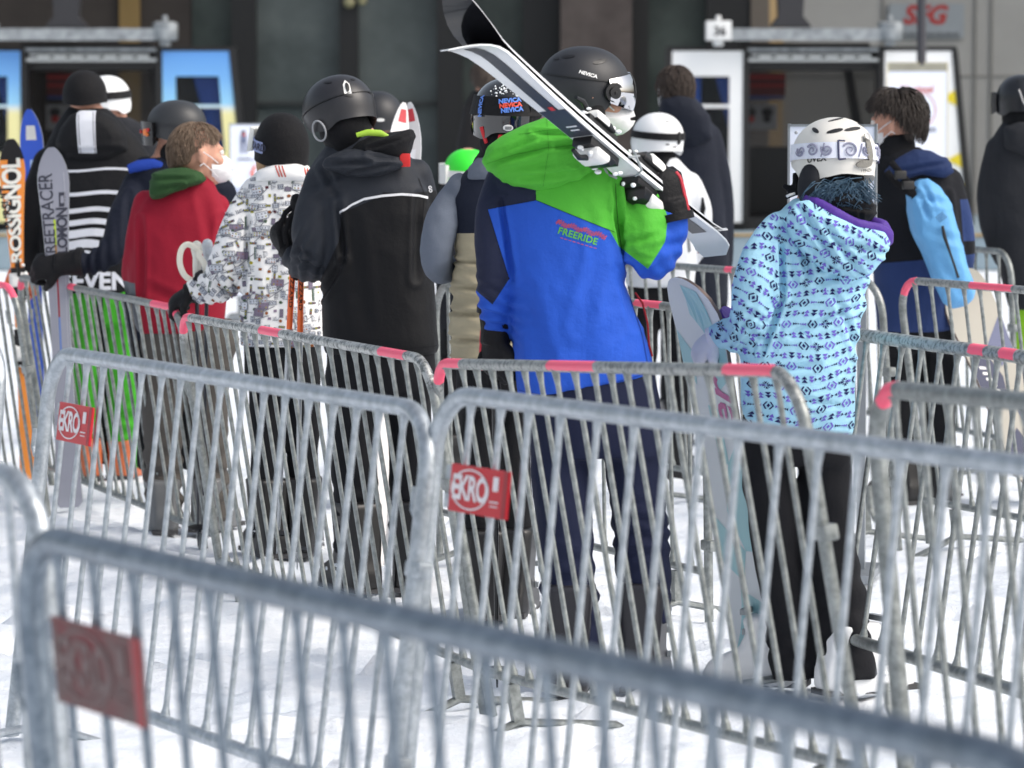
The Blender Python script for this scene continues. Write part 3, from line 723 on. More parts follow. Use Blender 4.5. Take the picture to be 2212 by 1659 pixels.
        for i in range(4):
            L = (.88, 1.0, .96, .78)[i]; q = w0 + F_ * (.088 + (.004, .01, .008, 0)[i]) * k + S_ * (.034 - .0225 * i) * k
            pts = [q - F_ * .02 * k, q]; a = 6 * i
            for (j, l) in enumerate((.034, .027, .022)):
                a += curl[j]; pts.append(pts[-1] + (F_ * math.cos(R(a)) + N_ * math.sin(R(a))) * l * L * k)
            mb.tube(pts, [.0125 * k, .0128 * k, .0122 * k, .0115 * k, .010 * k], 10, round_=True)
        q = w0 + F_ * .028 * k + S_ * .036 * k
        mb.tube([q - S_ * .012 * k, q + (S_ * .6 + F_ * .7 + N_ * .3).normalized() * .035 * k, q + (S_ * .42 + F_ * .75 + N_ * .65).normalized() * .064 * k], [.017 * k, .0145 * k, .011 * k], 10, round_=True)
        o = fuse('glove', mb, m, s.t, .0055, 2)
        if trim:
            bv_ = bvh_of(o); pts = []; a_ = (N_ * -.5 - S_ * .86)
            for z in range(9):
                c_ = w0 + F_ * (.012 * z) * k; h_ = bv_.ray_cast(c_ + a_ * .3, -a_)[0]
                if h_: pts.append(h_)
            if len(pts) > 3: MB().tube(pts, .0055, 8).build('trim', trim, o)
        c_ = MB(); c_.tube([w0 - F_ * (cuff + .004), w0 - F_ * (cuff - .018)], .0485 * k, 16); c_.build('cuff_band', cm or m, o)
        return o

class Helm:
    """shell surface around a head: phi 0 = brow, 90 = right ear, 180 = back; theta = height angle"""
    def __init__(s, per, c, a, b, h, yaw, pitch, roll, edge, ridge=0.0):
        s.per, s.c, s.a, s.b, s.h, s.rt, s.ridge = per, per.p(*c), a, b, h, per.frame(yaw, pitch, roll), ridge; s.e = edge
    def edge(s, ph):
        ph = abs((ph + 180) % 360 - 180); e = s.e
        for i in range(len(e) - 1):
            if e[i][0] <= ph <= e[i + 1][0]:
                t = (ph - e[i][0]) / (e[i + 1][0] - e[i][0]); t = t * t * (3 - 2 * t); return e[i][1] + (e[i + 1][1] - e[i][1]) * t
        return e[-1][1]
    def pos(s, ph, th, off=0):
        p, t = R(ph), R(th); ct = math.cos(t) if th > 0 else math.cos(t * .62)
        ct = ct ** .9; st_ = math.sin(t)
        rg = s.ridge * (math.cos(p * 6) * math.cos(t) ** 2 * (th > 5)); 
        q = V(((s.a + off + rg) * ct * math.sin(p), (s.b + off + rg) * ct * math.cos(p) - .006 * (th < 0) * th / 40, (s.h + off) * st_))
        return s.c + s.rt @ q
    def shell(s, name, m, thick=.016, n=44, k=14, lip=.0035):
        mb = MB(); o, i = [], []
        for j in range(k + 1):
            o.append([s.pos(360 * q / n, 89.5 + (s.edge(360 * q / n) - 89.5) * j / k, lip if j == k else 0) for q in range(n)])
        for j in range(k, -1, -1):
            i.append([s.pos(360 * q / n, 89.5 + (s.edge(360 * q / n) - 89.5) * j / k, -thick) for q in range(n)])
        mb.loft(o + i, caps=True); return mb.build(name, m, s.per.t, ang=70)
    def band(s, name, m, par, th0, th1, wid, off=.004, p0=0, p1=360, n=48, thick=.003, mi=0, mb=None):
        own = mb is None; mb = mb or MB(); rings = []
        hw = math.degrees(wid / 2 / s.h)
        for j in range(n + 1):
            ph = p0 + (p1 - p0) * j / n; th = th0 + th1 * math.cos(R(ph))
            rings.append([s.pos(ph, th - hw, off), s.pos(ph, th + hw, off), s.pos(ph, th + hw, off + thick), s.pos(ph, th - hw, off + thick)])
        mb.loft(rings, mi, caps=True)
        if own: return mb.build(name, m, par, ang=50)
    def patch(s, mb, ph, th, w_, h_, ang=0, off=.002, mi=0, pts=None, n=14, lens=True):
        """small flat shape on the shell, w_ x h_ metres, rotated by ang"""
        pts = pts or [(math.cos(2 * math.pi * j / n), math.sin(2 * math.pi * j / n)) for j in range(n)]
        ca, sa = math.cos(R(ang)), math.sin(R(ang)); q = []
        for (x, z) in pts:
            x, z = x * w_ / 2, z * h_ / 2; x, z = x * ca - z * sa, x * sa + z * ca
            q.append(s.pos(ph + math.degrees(x / (s.a * max(.3, math.cos(R(th))))), th + math.degrees(z / s.h), off))
        c = sum(q, V()) / len(q); nrm = (c - s.c).normalized(); c = s.pos(ph, th, off + (.001 if lens else 0))
        vs = q + [c]; k = len(q); mb.add(vs, [(i, (i + 1) % k, k) for i in range(k)], mi)
        vs2 = [p - nrm * .006 for p in q]; mb.add(q + vs2, [(i, (i + 1) % k, (i + 1) % k + k, i + k) for i in range(k)], mi)
    def lettering(s, mb, txt, ph, th, size, ang=0, flip=1, mi=0, off=.0015, **kw):
        ca, sa = math.cos(R(ang)), math.sin(R(ang))
        for t in text_tris(txt, size, **kw):
            q = []
            for (x, z) in t:
                x, z = x * ca - z * sa, x * sa + z * ca
                q.append(s.pos(ph - flip * math.degrees(x / (s.a * max(.3, math.cos(R(th))))), th + math.degrees(z / s.h), off))
            mb.add(q, [(0, 1, 2)], mi)
    def hair(s, name, m, n=260, L=60, lift=.012, seed=1, over=4, part=0, sw=25, rad=.0036):
        mb = MB(); r = random.Random(seed); k = 14; nn = 40; rg = []
        for j in range(k + 1):
            rg.append([s.pos(360 * q / nn, 89.5 + (s.edge(360 * q / nn) - 89.5) * j / k, -.004 + .0025 * NZ.noise(V((q * .6, j * .5, seed))) - (.006 if j == k else 0)) for q in range(nn)])
        mb.loft(rg)
        for _ in range(n):
            ph, th = r.uniform(0, 360), 90 - 115 * r.random() ** .8
            if th < s.edge(ph) + 6: continue
            dp = r.uniform(-sw, sw) + part; pts = []; li = lift * r.uniform(.3, 1.2); ll = L * r.uniform(.5, 1.1)
            for j in range(6):
                t = j / 5; a = th - ll * t
                if a < s.edge(ph + dp * t) - over: break
                pts.append(s.pos(ph + dp * t, a, li * math.sin(t * 2.2) + .002))
            if len(pts) > 2: mb.tube(pts, [rad * (1 - .75 * j / (len(pts) - 1)) for j in range(len(pts))], 5)
        return mb.build(name, m, s.per.t, ang=80)
STD = [(0, -2), (50, -6), (75, -34), (105, -42), (130, -30), (180, -30)]
SOFT = [(0, 2), (50, 0), (75, -8), (105, -12), (130, -26), (180, -32)]
BEAN = [(0, -12), (60, -18), (90, -26), (130, -34), (180, -38)]
HAIR = [(0, 28), (40, 20), (62, 8), (82, 12), (102, -4), (125, -30), (180, -44)]
def stdlegs(p, xl, xr, ytop, yb, r, sp=.5, dd=0):
    w_ = xr - xl; a, b = xl + w_ * .25, xr - w_ * .25
    return [[(a, ytop, 0, r), (a - 2, (ytop + yb) / 2, -.02, r * .85), (a - 4, yb, .0, r * .8)], [(b, ytop, 0, r), (b + 2, (ytop + yb) / 2, .03, r * .85), (b + 4, yb, .05, r * .8)]]
def ground_y(Y): 
    # picture height of the snow at distance Y
    return CY - F * math.tan(PIT - math.atan(EYE / Y))
# ---------------------------------------------------------------- the man in the blue and green jacket
p = Person('person in a blue and green jacket carrying skis on his shoulder', 1290, 10.8)
T = [(285, 1150, 1240, .14), (310, 1120, 1290, .18), (335, 1085, 1345, .22), (365, 1060, 1375, .25), (410, 1050, 1380, .27), (460, 1055, 1362, .28), (520, 1072, 1345, .28), (600, 1092, 1350, .28), (680, 1103, 1376, .29), (750, 1108, 1402, .30), (800, 1112, 1414, .30), ((858, 808), 1116, 1414, .29)]
AL = [(1085, 390, -.02, 36), (1062, 455, -.06, 35), (1058, 530, -.07, 33), (1062, 600, -.06, 34), (1066, 655, -.03, 33), (1072, 700, .02, 29), (1075, 722, .03, 27)]
AR = [(1362, 378, 0, 44), (1385, 455, -.03, 50), (1397, 535, -.05, 52), (1414, 555, -.02, 50), (1436, 515, -.01, 45), (1450, 478, -.02, 39)]
HP = [(780, 1130, 1405, .26), (860, 1138, 1425, .27), (930, 1140, 1432, .26), (985, 1145, 1436, .23)]
LG = [[(1205, 930, 0, 66), (1214, 1080, -.02, 62), (1225, 1200, 0, 59), (1232, 1330, .02, 64), (1236, 1420, .02, 66)], [(1368, 930, 0, 68), (1378, 1080, .02, 62), (1386, 1150, .03, 60), (1390, 1260, .05, 60), (1392, 1342, .05, 61)]]
p.body(T, [AL, AR], LG, (1268, 212, .0), 72, 0, 4, face=True, vox=.0075)
mb = MB(); p.rows(mb, T); p.limb(mb, AL, n=18); p.limb(mb, AR, n=18)
GREEN, BLUE, NAVY = S(88, 188, 62), S(42, 92, 204), S(36, 42, 66)
jm = cloth('jacket_blue_green', BLUE, [
    (NAVY, [p.xz([(1000, 250), (1158, 250), (1158, 430), (1054, 450), (1000, 452)]), p.xz([(1000, 445), (1054, 450), (1100, 600), (1064, 655), (1000, 600)])]),
    (GREEN, [p.xz([(1157, 200), (1425, 200), (1411, 392), (1328, 500), (1157, 430)]), p.xz([(1295, 330), (1413, 380), (1441, 470), (1434, 520), (1397, 578), (1335, 530), (1306, 480)])])], fold=.32, weave=.1, rough=.7)
j = p.cl('jacket', mb, jm, .0085, 7, wr=((.004, 3.2, 4, 4.2, False), (.003, 9, 9, 7, True), (.003, 15, 15, 11, True)),
    creases=((1328, 395, 1345, 560, .016, 9), (1345, 560, 1398, 640, .013, 10), (1082, 430, 1108, 600, .012, 8), (1300, 520, 1250, 700, .006, 22), (1130, 620, 1180, 800, .005, 24), (1385, 330, 1402, 420, .008, 12), (1350, 380, 1362, 440, .007, 9), (1352, 520, 1420, 505, .009, 8), (1360, 545, 1405, 560, .006, 7), (1345, 600, 1370, 700, .006, 14), (1230, 760, 1330, 700, .004, 20)),
    folds=((1066, 670, .25, 1, .034, .007, 70), (1445, 520, -.3, .95, .05, .006, 50), (1330, 470, .9, .3, .06, .005, 60), (1400, 585, .8, .6, .045, .004, 60)), seed=3)
def seam(o, p, lines, m, w_=1.3, off=.0012):
    bv, dk = bvh_of(o), MB()
    for pts in lines:
        for a, b in zip(pts, pts[1:]):
            l = math.hypot(b[0] - a[0], b[1] - a[1]); nx, ny = -(b[1] - a[1]) / l * w_ / 2, (b[0] - a[0]) / l * w_ / 2
            lay(bv, tris_of(p.xz([(a[0] + nx, a[1] + ny), (b[0] + nx, b[1] + ny), (b[0] - nx, b[1] - ny), (a[0] - nx, a[1] - ny)])), dk, 0, off, .012)
    addto(o, dk, [m])
seam_dk, seam_bl = cloth('seam_dark', S(20, 21, 26), fold=0, weave=0), cloth('seam_blue', S(28, 62, 150), fold=0, weave=0)
seam(j, p, [[(1328, 395), (1330, 440), (1334, 480), (1342, 540)], [(1157, 418), (1157, 430), (1240, 464), (1328, 500)], [(1157, 430), (1054, 450), (1075, 520), (1100, 600)]], seam_dk, 1.1)
seam(j, p, [[(1114, 838), (1180, 848), (1260, 836), (1412, 796)], [(1342, 545), (1360, 640), (1385, 720), (1398, 792)]], seam_bl, 1.6)
bv = bvh_of(j); dk = MB()
def slope(p, cx, cy, ang, sc_):
    c = p.xz([(cx, cy)])[0]; ca, sa = math.cos(R(ang)), math.sin(R(ang))
    return lambda x, z: (c[0] + x * ca - z * sa, c[1] + x * sa + z * ca)
f = slope(p, 1246, 507, -17, 1)
for t in tmap(text_tris('FREERIDE', .026, bold=.0007, space=1.05), f): lay(bv, [t], dk, 0, .0022)
r_ = random.Random(5)
for k in range(70):
    x = -.07 + .145 * k / 70; h_ = .005 * abs(math.sin(k * .9)) + .003
    z = .021 + .003 * math.sin(k * .35)
    lay(bv, tris_of([f(x, z - h_), f(x + .0011, z - h_), f(x + .004, z + h_), f(x + .0029, z + h_)]), dk, 1, .0024)
for k in range(9): lay(bv, tris_of([f(-.045 + k * .012, -.018 - .001 * (k % 2)), f(-.037 + k * .012, -.018), f(-.037 + k * .012, -.0165), f(-.045 + k * .012, -.0165)]), dk, 1, .0024)
addto(j, dk, [cloth('print_green', S(104, 186, 78)), cloth('print_red', S(150, 52, 84))])
# hood lying on the back
GRS = cloth('seam_green', S(64, 148, 46), fold=0, weave=0)
mb = MB(); p.pillow(mb, [(1042, 350), (1050, 318), (1085, 292), (1130, 270), (1180, 252), (1222, 250), (1268, 268), (1305, 292), (1320, 312), (1300, 348), (1262, 382), (1205, 410), (1160, 416), (1110, 402), (1062, 376)], -.11, .085, back=.10)
p.pillow(mb, [(1110, 285), (1180, 254), (1235, 252), (1290, 285), (1290, 330), (1200, 350), (1120, 330)], -.02, .12)
gm = cloth('hood_green', GREEN, fold=.3, weave=.1, rough=.7)
hd_ = p.cl('hood', mb, gm, .008, 7, wr=((.004, 4, 5, 7, False),), creases=((1058, 352, 1180, 316, .012, 9), (1180, 316, 1300, 312, .010, 8), (1150, 285, 1262, 292, .009, 6), (1100, 385, 1240, 372, .008, 9), (1240, 372, 1300, 335, .008, 8), (1070, 335, 1150, 300, .007, 7), (1090, 372, 1190, 350, .006, 12)), seed=4)
seam(hd_, p, [[(1052, 352), (1110, 332), (1180, 318), (1240, 312), (1300, 310)], [(1180, 256), (1184, 320), (1172, 400)], [(1120, 290), (1180, 280), (1250, 276)]], GRS, .9)
dc = MB(); 
for (x, y) in ((1146, 288), (1166, 280)): q = p.p(x, y, -.16); dc.ell(q, (.006, .006, .008)); dc.tube([q, q + V((.008, .01, .02)), q + V((.02, .03, .022))], .0022, 6)
p.sub('drawcord', dc, plb)
tr = p.trousers(HP, LG, cloth('trousers_dark_blue', S(30, 36, 62), fold=.15), seed=9, folds=((1225, 1290, 0, 1, .07, .008, 110), (1388, 1150, .2, 1, .05, .010, 70), (1390, 1300, 0, 1, .06, .006, 60)))
zp = MB(); zp.tube([p.p(x, y, -.03) for x, y in ((1372, 632), (1388, 655), (1399, 700), (1402, 745), (1409, 770))], .003, 8); p.sub('zip', zp, cloth('zip_red', S(150, 40, 44)))
p.boot(1232, 1480, .0, 8, mat('boot_dark', S(40, 40, 46), .4), .3); p.boot(1390, 1480, .05, 12, mat('boot_dark', 0), .3)
h = Helm(p, (1262, 186, .02), .116, .131, .112, 72, -2, 4, [(0, 4), (40, 2), (62, -10), (85, -36), (112, -38), (140, -24), (180, -26)])
hs = h.shell('helmet', plbm, .02); 
v = MB(); n_ = 40; rings = []
for i in range(n_ + 1):
    ph = -76 + 152 * i / n_; k = math.cos(R(ph * .95)); top = 2 + 20 * max(0, k) ** .5; bot = -6 - 24 * max(0, k) ** .6
    K_ = [(bot + (top - bot) * q / 6, .007 + .011 * math.sin(math.pi * (.25 + .75 * q / 6)) ** .8 * (.55 + .45 * k)) for q in range(7)]; rings.append([h.pos(ph, a_, o_) for a_, o_ in K_] + [h.pos(ph, a_, o_ - .004) for a_, o_ in K_[::-1]])
v.loft(rings); v.build('visor', chrome, hs)
d_ = MB()
h.patch(d_, 70, -4, .05, .05, off=.014); h.patch(d_, 70, -4, .03, .03, off=.018); h.patch(d_, 70, -4, .008, .008, off=.021)
d_.build('hinge', plb, hs)
vt = MB()
for (ph, th, w_, h_, a) in ((82, 42, .045, .014, -22), (140, 48, .035, .014, -12), (165, 42, .03, .012, 0)): h.patch(vt, ph, th, w_, h_, a, off=.0012)
vt.build('vent', plb, hs)
hl = MB(); h.lettering(hl, 'NEVICA', 103, 20, .0135, -16, 1, bold=.0006)
hl.build('lettering', plw, hs)
gv = MB(); h.band('seam', plb, hs, 12, -4, .003, .0004, 60, 190)
ep = MB(); q = h.pos(96, -38); ep.ell(q - V((0, -.012, 0)), (.035, .02, .045)); ep.build('ear_pad', gl_b, hs)
gs = MB(); 
c, rt = p.head, p.rt
for x in (-1, 1):
    rg = []
    for jn in range(16):
        a = 2 * math.pi * jn / 16; rg.append(c + rt @ V((x * (.034 + .028 * math.cos(a)), .104 - .018 * abs(math.cos(a)) * (math.cos(a) > 0), .006 + .024 * math.sin(a))))
    gs.tube(rg + [rg[0]], .0022, 6)
    gs.tube([c + rt @ V(k) for k in ((x * .062, .09, .012), (x * .075, .05, .014), (x * .08, -.01, .012))], .0022, 6)
p.sub('glasses', gs, plb)
p.mask()
p.glove(p.p(1454, 462, -.02), (-.22, .05, .97), (-.45, .88, .1), gl_b, (40, 62, 45), 1.05, .018, trim=mat('trim_red', S(196, 44, 62), .5))
p.glove(p.p(1071, 716, .03), (-.05, .05, -1), (.75, .55, .1), gl_b, (45, 65, 40), 1.05, trim=mat('trim_red', 0))
blueman = p

# ---------------------------------------------------------------- the woman in the patterned jacket
p = Person('person in a pale blue patterned jacket and white helmet holding a snowboard', 1750, 10.8)
T = [(425, 1715, 1805, .13), (448, 1692, 1850, .17), (475, 1658, 1878, .21), (510, 1640, 1888, .24), (560, 1632, 1884, .25), (620, 1625, 1872, .25), (680, 1612, 1861, .25), (740, 1598, 1850, .26), (800, 1597, 1846, .27), (860, 1600, 1845, .28), (905, 1606, 1845, .28), ((915, 940), 1614, 1841, .27)]
AL = [(1682, 490, -.03, 36), (1644, 550, -.09, 43), (1628, 620, -.11, 46), (1622, 690, -.08, 45), (1604, 722, .0, 41), (1574, 722, .09, 36), (1558, 716, .14, 31)]
HP = [(880, 1606, 1838, .25), (950, 1598, 1838, .25), (1000, 1600, 1838, .22)]
LG = [[(1652, 960, 0, 58), (1662, 1080, -.02, 54), (1678, 1200, .0, 50), (1700, 1330, .02, 52), (1718, 1462, .03, 54)], [(1782, 960, 0, 58), (1785, 1080, 0, 56), (1796, 1200, .0, 56), (1818, 1330, -.01, 62), (1832, 1464, -.02, 64)]]
p.body(T, [AL], LG, (1802, 348, 0), -35, -6, 0, vox=.014, hs=.95)
mb = MB(); p.rows(mb, T); p.limb(mb, AL, n=18)
PALE, DKN, PUR = S(172, 224, 248), S(28, 28, 92), S(118, 104, 206)
pale = cloth('jacket_pale_blue', PALE, fold=.32, weave=.08, rough=.7)
j = p.cl('jacket', mb, pale, .0085, 7, wr=((.004, 4, 4, 4, False), (.003, 9, 8, 6, True), (.003, 15, 15, 11, True)),
    creases=((1680, 530, 1684, 640, .018, 9), (1684, 640, 1640, 760, .016, 8), (1790, 620, 1850, 760, .008, 10), (1640, 800, 1760, 780, .007, 9), (1700, 850, 1800, 870, .006, 9), (1720, 500, 1740, 600, .012, 10), (1745, 470, 1765, 580, .009, 9), (1700, 720, 1850, 655, .009, 10), (1760, 610, 1870, 560, .009, 12), (1590, 690, 1650, 735, .008, 8), (1600, 660, 1650, 690, .006, 8)),
    folds=((1600, 715, .9, -.4, .034, .006, 50), (1840, 620, .3, 1, .07, .005, 80), (1740, 540, 1, .25, .055, .006, 60)), seed=6)
mb = MB(); p.pillow(mb, [(1690, 470), (1715, 445), (1742, 428), (1800, 452), (1858, 485), (1912, 500), (1926, 524), (1912, 560), (1880, 596), (1830, 606), (1778, 588), (1735, 552), (1704, 512)], -.12, .055, back=.12)
hd = p.cl('hood', mb, pale, .008, 6, wr=((.004, 5, 5, 6, False),), creases=((1722, 450, 1790, 560, .012, 9), (1770, 480, 1850, 590, .010, 9), (1800, 520, 1905, 545, .008, 8), (1735, 520, 1800, 590, .008, 9)), seed=8)
mb = MB(); mb.tube([p.p(x, y, d) for x, y, d in ((1736, 426, -.1), (1760, 440, -.13), (1800, 462, -.145), (1850, 488, -.14), (1895, 500, -.12), (1916, 512, -.1), (1920, 530, -.09))], [.012, .019, .021, .022, .026, .028, .014], 12, flat=.6)
mb.tube([p.p(x, y, d) for x, y, d in ((1880, 480, -.02), (1905, 492, -.05), (1918, 512, -.06))], [.02, .024, .02], 12)
p.cl('hood_lining', mb, cloth('lining_purple', S(86, 56, 152), rough=.5), .006, 3, wr=((.003, 18, 18, 18, False),))
def tri(cx, cy, w_, h_): return [(cx - w_ / 2, cy + h_ / 2), (cx + w_ / 2, cy + h_ / 2), (cx, cy - h_ / 2)]
def turn(pts, cx, cy, a):
    ca, sa = math.cos(R(a)), math.sin(R(a)); return [(cx + (x - cx) * ca - (y - cy) * sa, cy + (x - cx) * sa + (y - cy) * ca) for x, y in pts]
def motif_cells():
    W_, H_ = 62, 50; out = []; K_ = .9
    for r in range(-3, 18):
        for c_ in range(-4, 12):
            ox, oy = 1590 + c_ * W_ + (r % 2) * W_ / 2, 420 + r * H_; k = (c_ + r) % 3
            # nested chevrons round a diamond
            dk = 0 if (r + c_) % 2 else 1
            for (w_, t_) in ((13, 4),):
                for s_ in (-1, 1):
                    out.append((dk, [(ox + s_ * w_, oy), (ox + s_ * (w_ - 7), oy - 9), (ox + s_ * (w_ - 11), oy - 9), (ox + s_ * (w_ - 4), oy)]))
                    out.append((dk, [(ox + s_ * w_, oy), (ox + s_ * (w_ - 7), oy + 9), (ox + s_ * (w_ - 11), oy + 9), (ox + s_ * (w_ - 4), oy)]))
            out.append((dk, [(ox - 4, oy), (ox, oy - 5), (ox + 4, oy), (ox, oy + 5)]))
            for s_ in (-1, 1):                                                   # rows of small arrows
                for i in range(3): out.append((1 - dk, turn(tri(ox + s_ * (19 + i * 5), oy, 7 - i * 1.5, 6 - i), ox + s_ * (19 + i * 5), oy, 90 * s_)))
            x2, y2 = ox + W_ / 2, oy
            if k == 0:
                for a in range(0, 360, 45): out.append((0, turn([(x2 - 1.6, y2 - 4), (x2 + 1.6, y2 - 4), (x2 + 3.2, y2 - 11), (x2, y2 - 8), (x2 - 3.2, y2 - 11)] if a % 90 == 0 else [(x2 - .9, y2 - 4), (x2 + .9, y2 - 4), (x2 + .9, y2 - 9), (x2 - .9, y2 - 9)], x2, y2, a)))
            x3, y3 = ox, oy - H_ / 2
            for i, (dx, cc, fl) in enumerate(((-17, 1, 1), (0, 0, 1 if r % 2 else -1), (17, 1, -1))):
                w_ = 15 if i == 1 else 13
                for q in (0, 1): out.append((cc, turn(tri(x3 + dx, y3 - 3.6 + 7.5 * q, w_, 7.5), x3 + dx, y3, 0 if fl > 0 else 180)))
            for s_ in (-1, 1): out.append((0, turn(tri(x3 + s_ * 28, y3 + 1, 8, 6), x3 + s_ * 28, y3, 90 * s_)))
    return [(c_, [(1590 + (x - 1590) * K_, 420 + (y - 420) * K_) for x, y in q]) for c_, q in out]
bv, bh = bvh_of(j), bvh_of(hd); da, db = MB(), MB(); zarm = lambda x, y: 545 < y and x < 1672 - max(0, (y - 640)) * .6 and y < 775
for (cc, pl_) in motif_cells():
    pl_ = [(x + 6 * math.sin(y / 43 + 1) + 4 * math.sin(y / 19), y + 8 * math.sin(x / 52) + 4 * math.sin(x / 23 + y / 60)) for x, y in pl_]
    cx_, cy_ = sum(q[0] for q in pl_) / len(pl_), sum(q[1] for q in pl_) / len(pl_)
    if cy_ > 960: continue
    if not zarm(cx_, cy_): lay(bv, tris_of(p.xz(pl_)), da, cc, .0022, .012)
    q2 = turn(pl_, 1630, 640, 22); mx, my = turn([(cx_, cy_)], 1630, 640, 22)[0]
    if zarm(mx, my): lay(bv, tris_of(p.xz(q2)), da, cc, .0022, .012)
    q3 = turn(pl_, 1800, 520, 32)
    lay(bh, tris_of(p.xz(q3)), db, cc, .0022, .012)
pm_ = [cloth('pattern_navy', DKN, fold=0), cloth('pattern_violet', PUR, fold=0)]
addto(j, da, pm_); addto(hd, db, pm_)
mb = MB(); mb.ell(p.head + V((0, -.0, -.06)), (.086, .1, .09)); p.pillow(mb, [(1742, 400), (1780, 385), (1850, 385), (1872, 405), (1893, 450), (1890, 470), (1862, 494), (1820, 478), (1770, 446), (1745, 425)], -.03, .10)
p.cl('neck_gaiter', mb, blk, .007, 4, wr=((.004, 14, 14, 20, False),), creases=((1800, 440, 1885, 452, .008, 6), (1850, 455, 1855, 490, .006, 5)))
p.trousers(HP, LG, cloth('trousers_black', S(22, 23, 28), fold=.15), seed=12, folds=((1690, 1400, 0, 1, .07, .006, 80), (1826, 1300, .3, 1, .09, .006, 110)))
wb = mat('boot_white', S(226, 228, 230), .5)
p.boot(1668, 1490, .12, -75, wb, .2, .95); p.boot(1838, 1512, -.02, 60, wb, .2, .95)
h = Helm(p, (1802, 340, .0), .112, .126, .112, -35, -8, 3, [(0, 0), (45, -4), (68, -16), (85, -38), (100, -42), (125, -36), (150, -32), (180, -34)], .004)
hw = mat('shell_white', S(216, 214, 208), .35, var=.03); hs = h.shell('helmet', hw, .022)
vt = MB()
for (ph, th, w_, h_, a) in ((-140, 33, .045, .013, -14), (-172, 36, .055, .012, -12), (-150, 62, .05, .008, -30), (-105, 38, .035, .012, 40), (150, 48, .03, .009, 20)): h.patch(vt, ph, th, w_, h_, a, off=.0015)
vt.build('vent', plb, hs)
gs = h.band('goggle_strap', mat('strap_white', S(226, 230, 244), .6), hs, 6, 5, .043, .004, 0, 360, 64)
sw = MB()
def spiral(ph, th, r0, turns, flip):
    pts = []
    for i in range(40):
        t = i / 39; rr = r0 * (1 - .85 * t); a = flip * turns * 2 * math.pi * t + .6
        pts.append(h.pos(ph + math.degrees(rr * math.cos(a) / h.a), th + 5 * math.cos(R(ph)) * 0 + math.degrees(rr * math.sin(a) / h.h), .0085))
    sw.tube(pts, [.003 * (1.1 - .5 * i / 39) for i in range(40)], 5)
for (ph, r_, fl) in ((-108, .017, 1), (-128, .015, -1), (-158, .020, 1), (-184, .014, -1), (-214, .014, 1), (-232, .015, -1), (-88, .015, -1)): spiral(ph, 6 + 5 * math.cos(R(ph)), r_, 1.6, fl)
for ph in (-170, -120, -222):
    th = 6 + 5 * math.cos(R(ph)); sw.tube([h.pos(ph, th - 9, .0085), h.pos(ph - 3, th, .0085), h.pos(ph - 5, th + 9, .0085)], .002, 5)
sw.build('scroll_print', mat('scroll_grey', S(136, 138, 160), .6), gs)
bk = MB()
for ph in (-143, -238):
    th = 6 + 5 * math.cos(R(ph)); q = [h.pos(ph, th - 13, .009), h.pos(ph, th + 13, .009)]; bk.tube(q, .0032, 6)
    for s_ in (-1, 1): bk.tube([h.pos(ph, th + 13 * s_, .009), h.pos(ph - 9, th + 12 * s_, .009)], .0025, 6)
bk.build('strap_buckle', mat('buckle_navy', S(40, 44, 84), .4), gs)
cp = MB(); h.patch(cp, 172, 2, .022, .075, -12, .011, 0); h.patch(cp, 180, -17, .05, .02, -8, .011, 0); h.patch(cp, 174, 20, .02, .02, 0, .014, 1)
cp.build('clip', [mat('clip_grey', S(120, 118, 112), .5, var=.6, vscale=250), mat('stud', S(210, 208, 204), .25, .8)], hs)
lt = MB(); h.lettering(lt, 'LENZA', -190, -27, .014, 12, 1); h.lettering(lt, 'UVEX', -112, -8, .022, 0, 1, bold=.0006); lt.build('lettering', plb, hs)
e_ = MB(); e_.ell(h.pos(-92, -40) + V((.006, -.01, -.005)), (.024, .04, .062), p.frame(-35, 0, 10)); e_.build('ear_pad', cloth('ear_grey', S(42, 44, 50), fold=.1), hs)
kn = MB(); q = p.p(1722, 412, .02)
for (a, b, r_) in (((0, 0, 0), (-.035, 0, .012), .013), ((0, 0, 0), (-.03, 0, -.018), .012), ((0, 0, 0), (-.006, 0, .045), .014), ((.03, -.01, .0), (0, 0, 0), .02)): kn.tube([q + V(a), q + V(b)], [r_, r_ * .6], 8, round_=True)
fuse('scarf_knot', kn, blk, p.t, .005, 2)
tr = MB(); 
for a, b in (((1744, 368), (1752, 425)), ((1716, 418), (1700, 424))): tr.tube([p.p(*a, -.06), p.p((a[0] + b[0]) / 2 - 2, (a[1] + b[1]) / 2, -.07), p.p(*b, -.06)], .004, 6)
tr.build('piping', plw, hs)
hm = mat('teal_hair', S(58, 84, 104), .6, var=.35, vscale=60); hb = MB(); r_ = random.Random(3)
for i in range(300):
    x0, y0 = r_.gauss(1828, 24), r_.gauss(400, 7); k = r_.random()
    if k < .30:
        e_ = r_.uniform(.45, 1.0); g_ = r_.gauss(0, 5); pts = [(x0 - 10, y0), (x0 - 42 * e_, y0 + 6 + g_), (x0 - 66 * e_, y0 + 24 + g_), (x0 - 84 * e_ + r_.uniform(-8, 8), y0 + 48 + g_ + r_.uniform(-8, 26))]
    elif k < .7: pts = [(x0, y0), (x0 + r_.uniform(-14, 14), y0 + 18), (x0 + r_.uniform(-30, 26), y0 + 34), (x0 + r_.uniform(-36, 36), y0 + r_.uniform(36, 60))]
    else: pts = [(x0, y0), (x0 + r_.uniform(5, 20), y0 + 10), (x0 + r_.uniform(10, 35), y0 + 24), (x0 + r_.uniform(-6, 34), y0 + r_.uniform(26, 42))]
    if pts[-1][0] < 1722: continue
    hb.tube([p.p(x, y, -.10 - .025 * math.sin(j_ * 1.1) + r_.uniform(-.012, .012)) for j_, (x, y) in enumerate(pts)], [.0017, .0017, .0012, .0004], 4)
p.sub('hair', hb, hm)
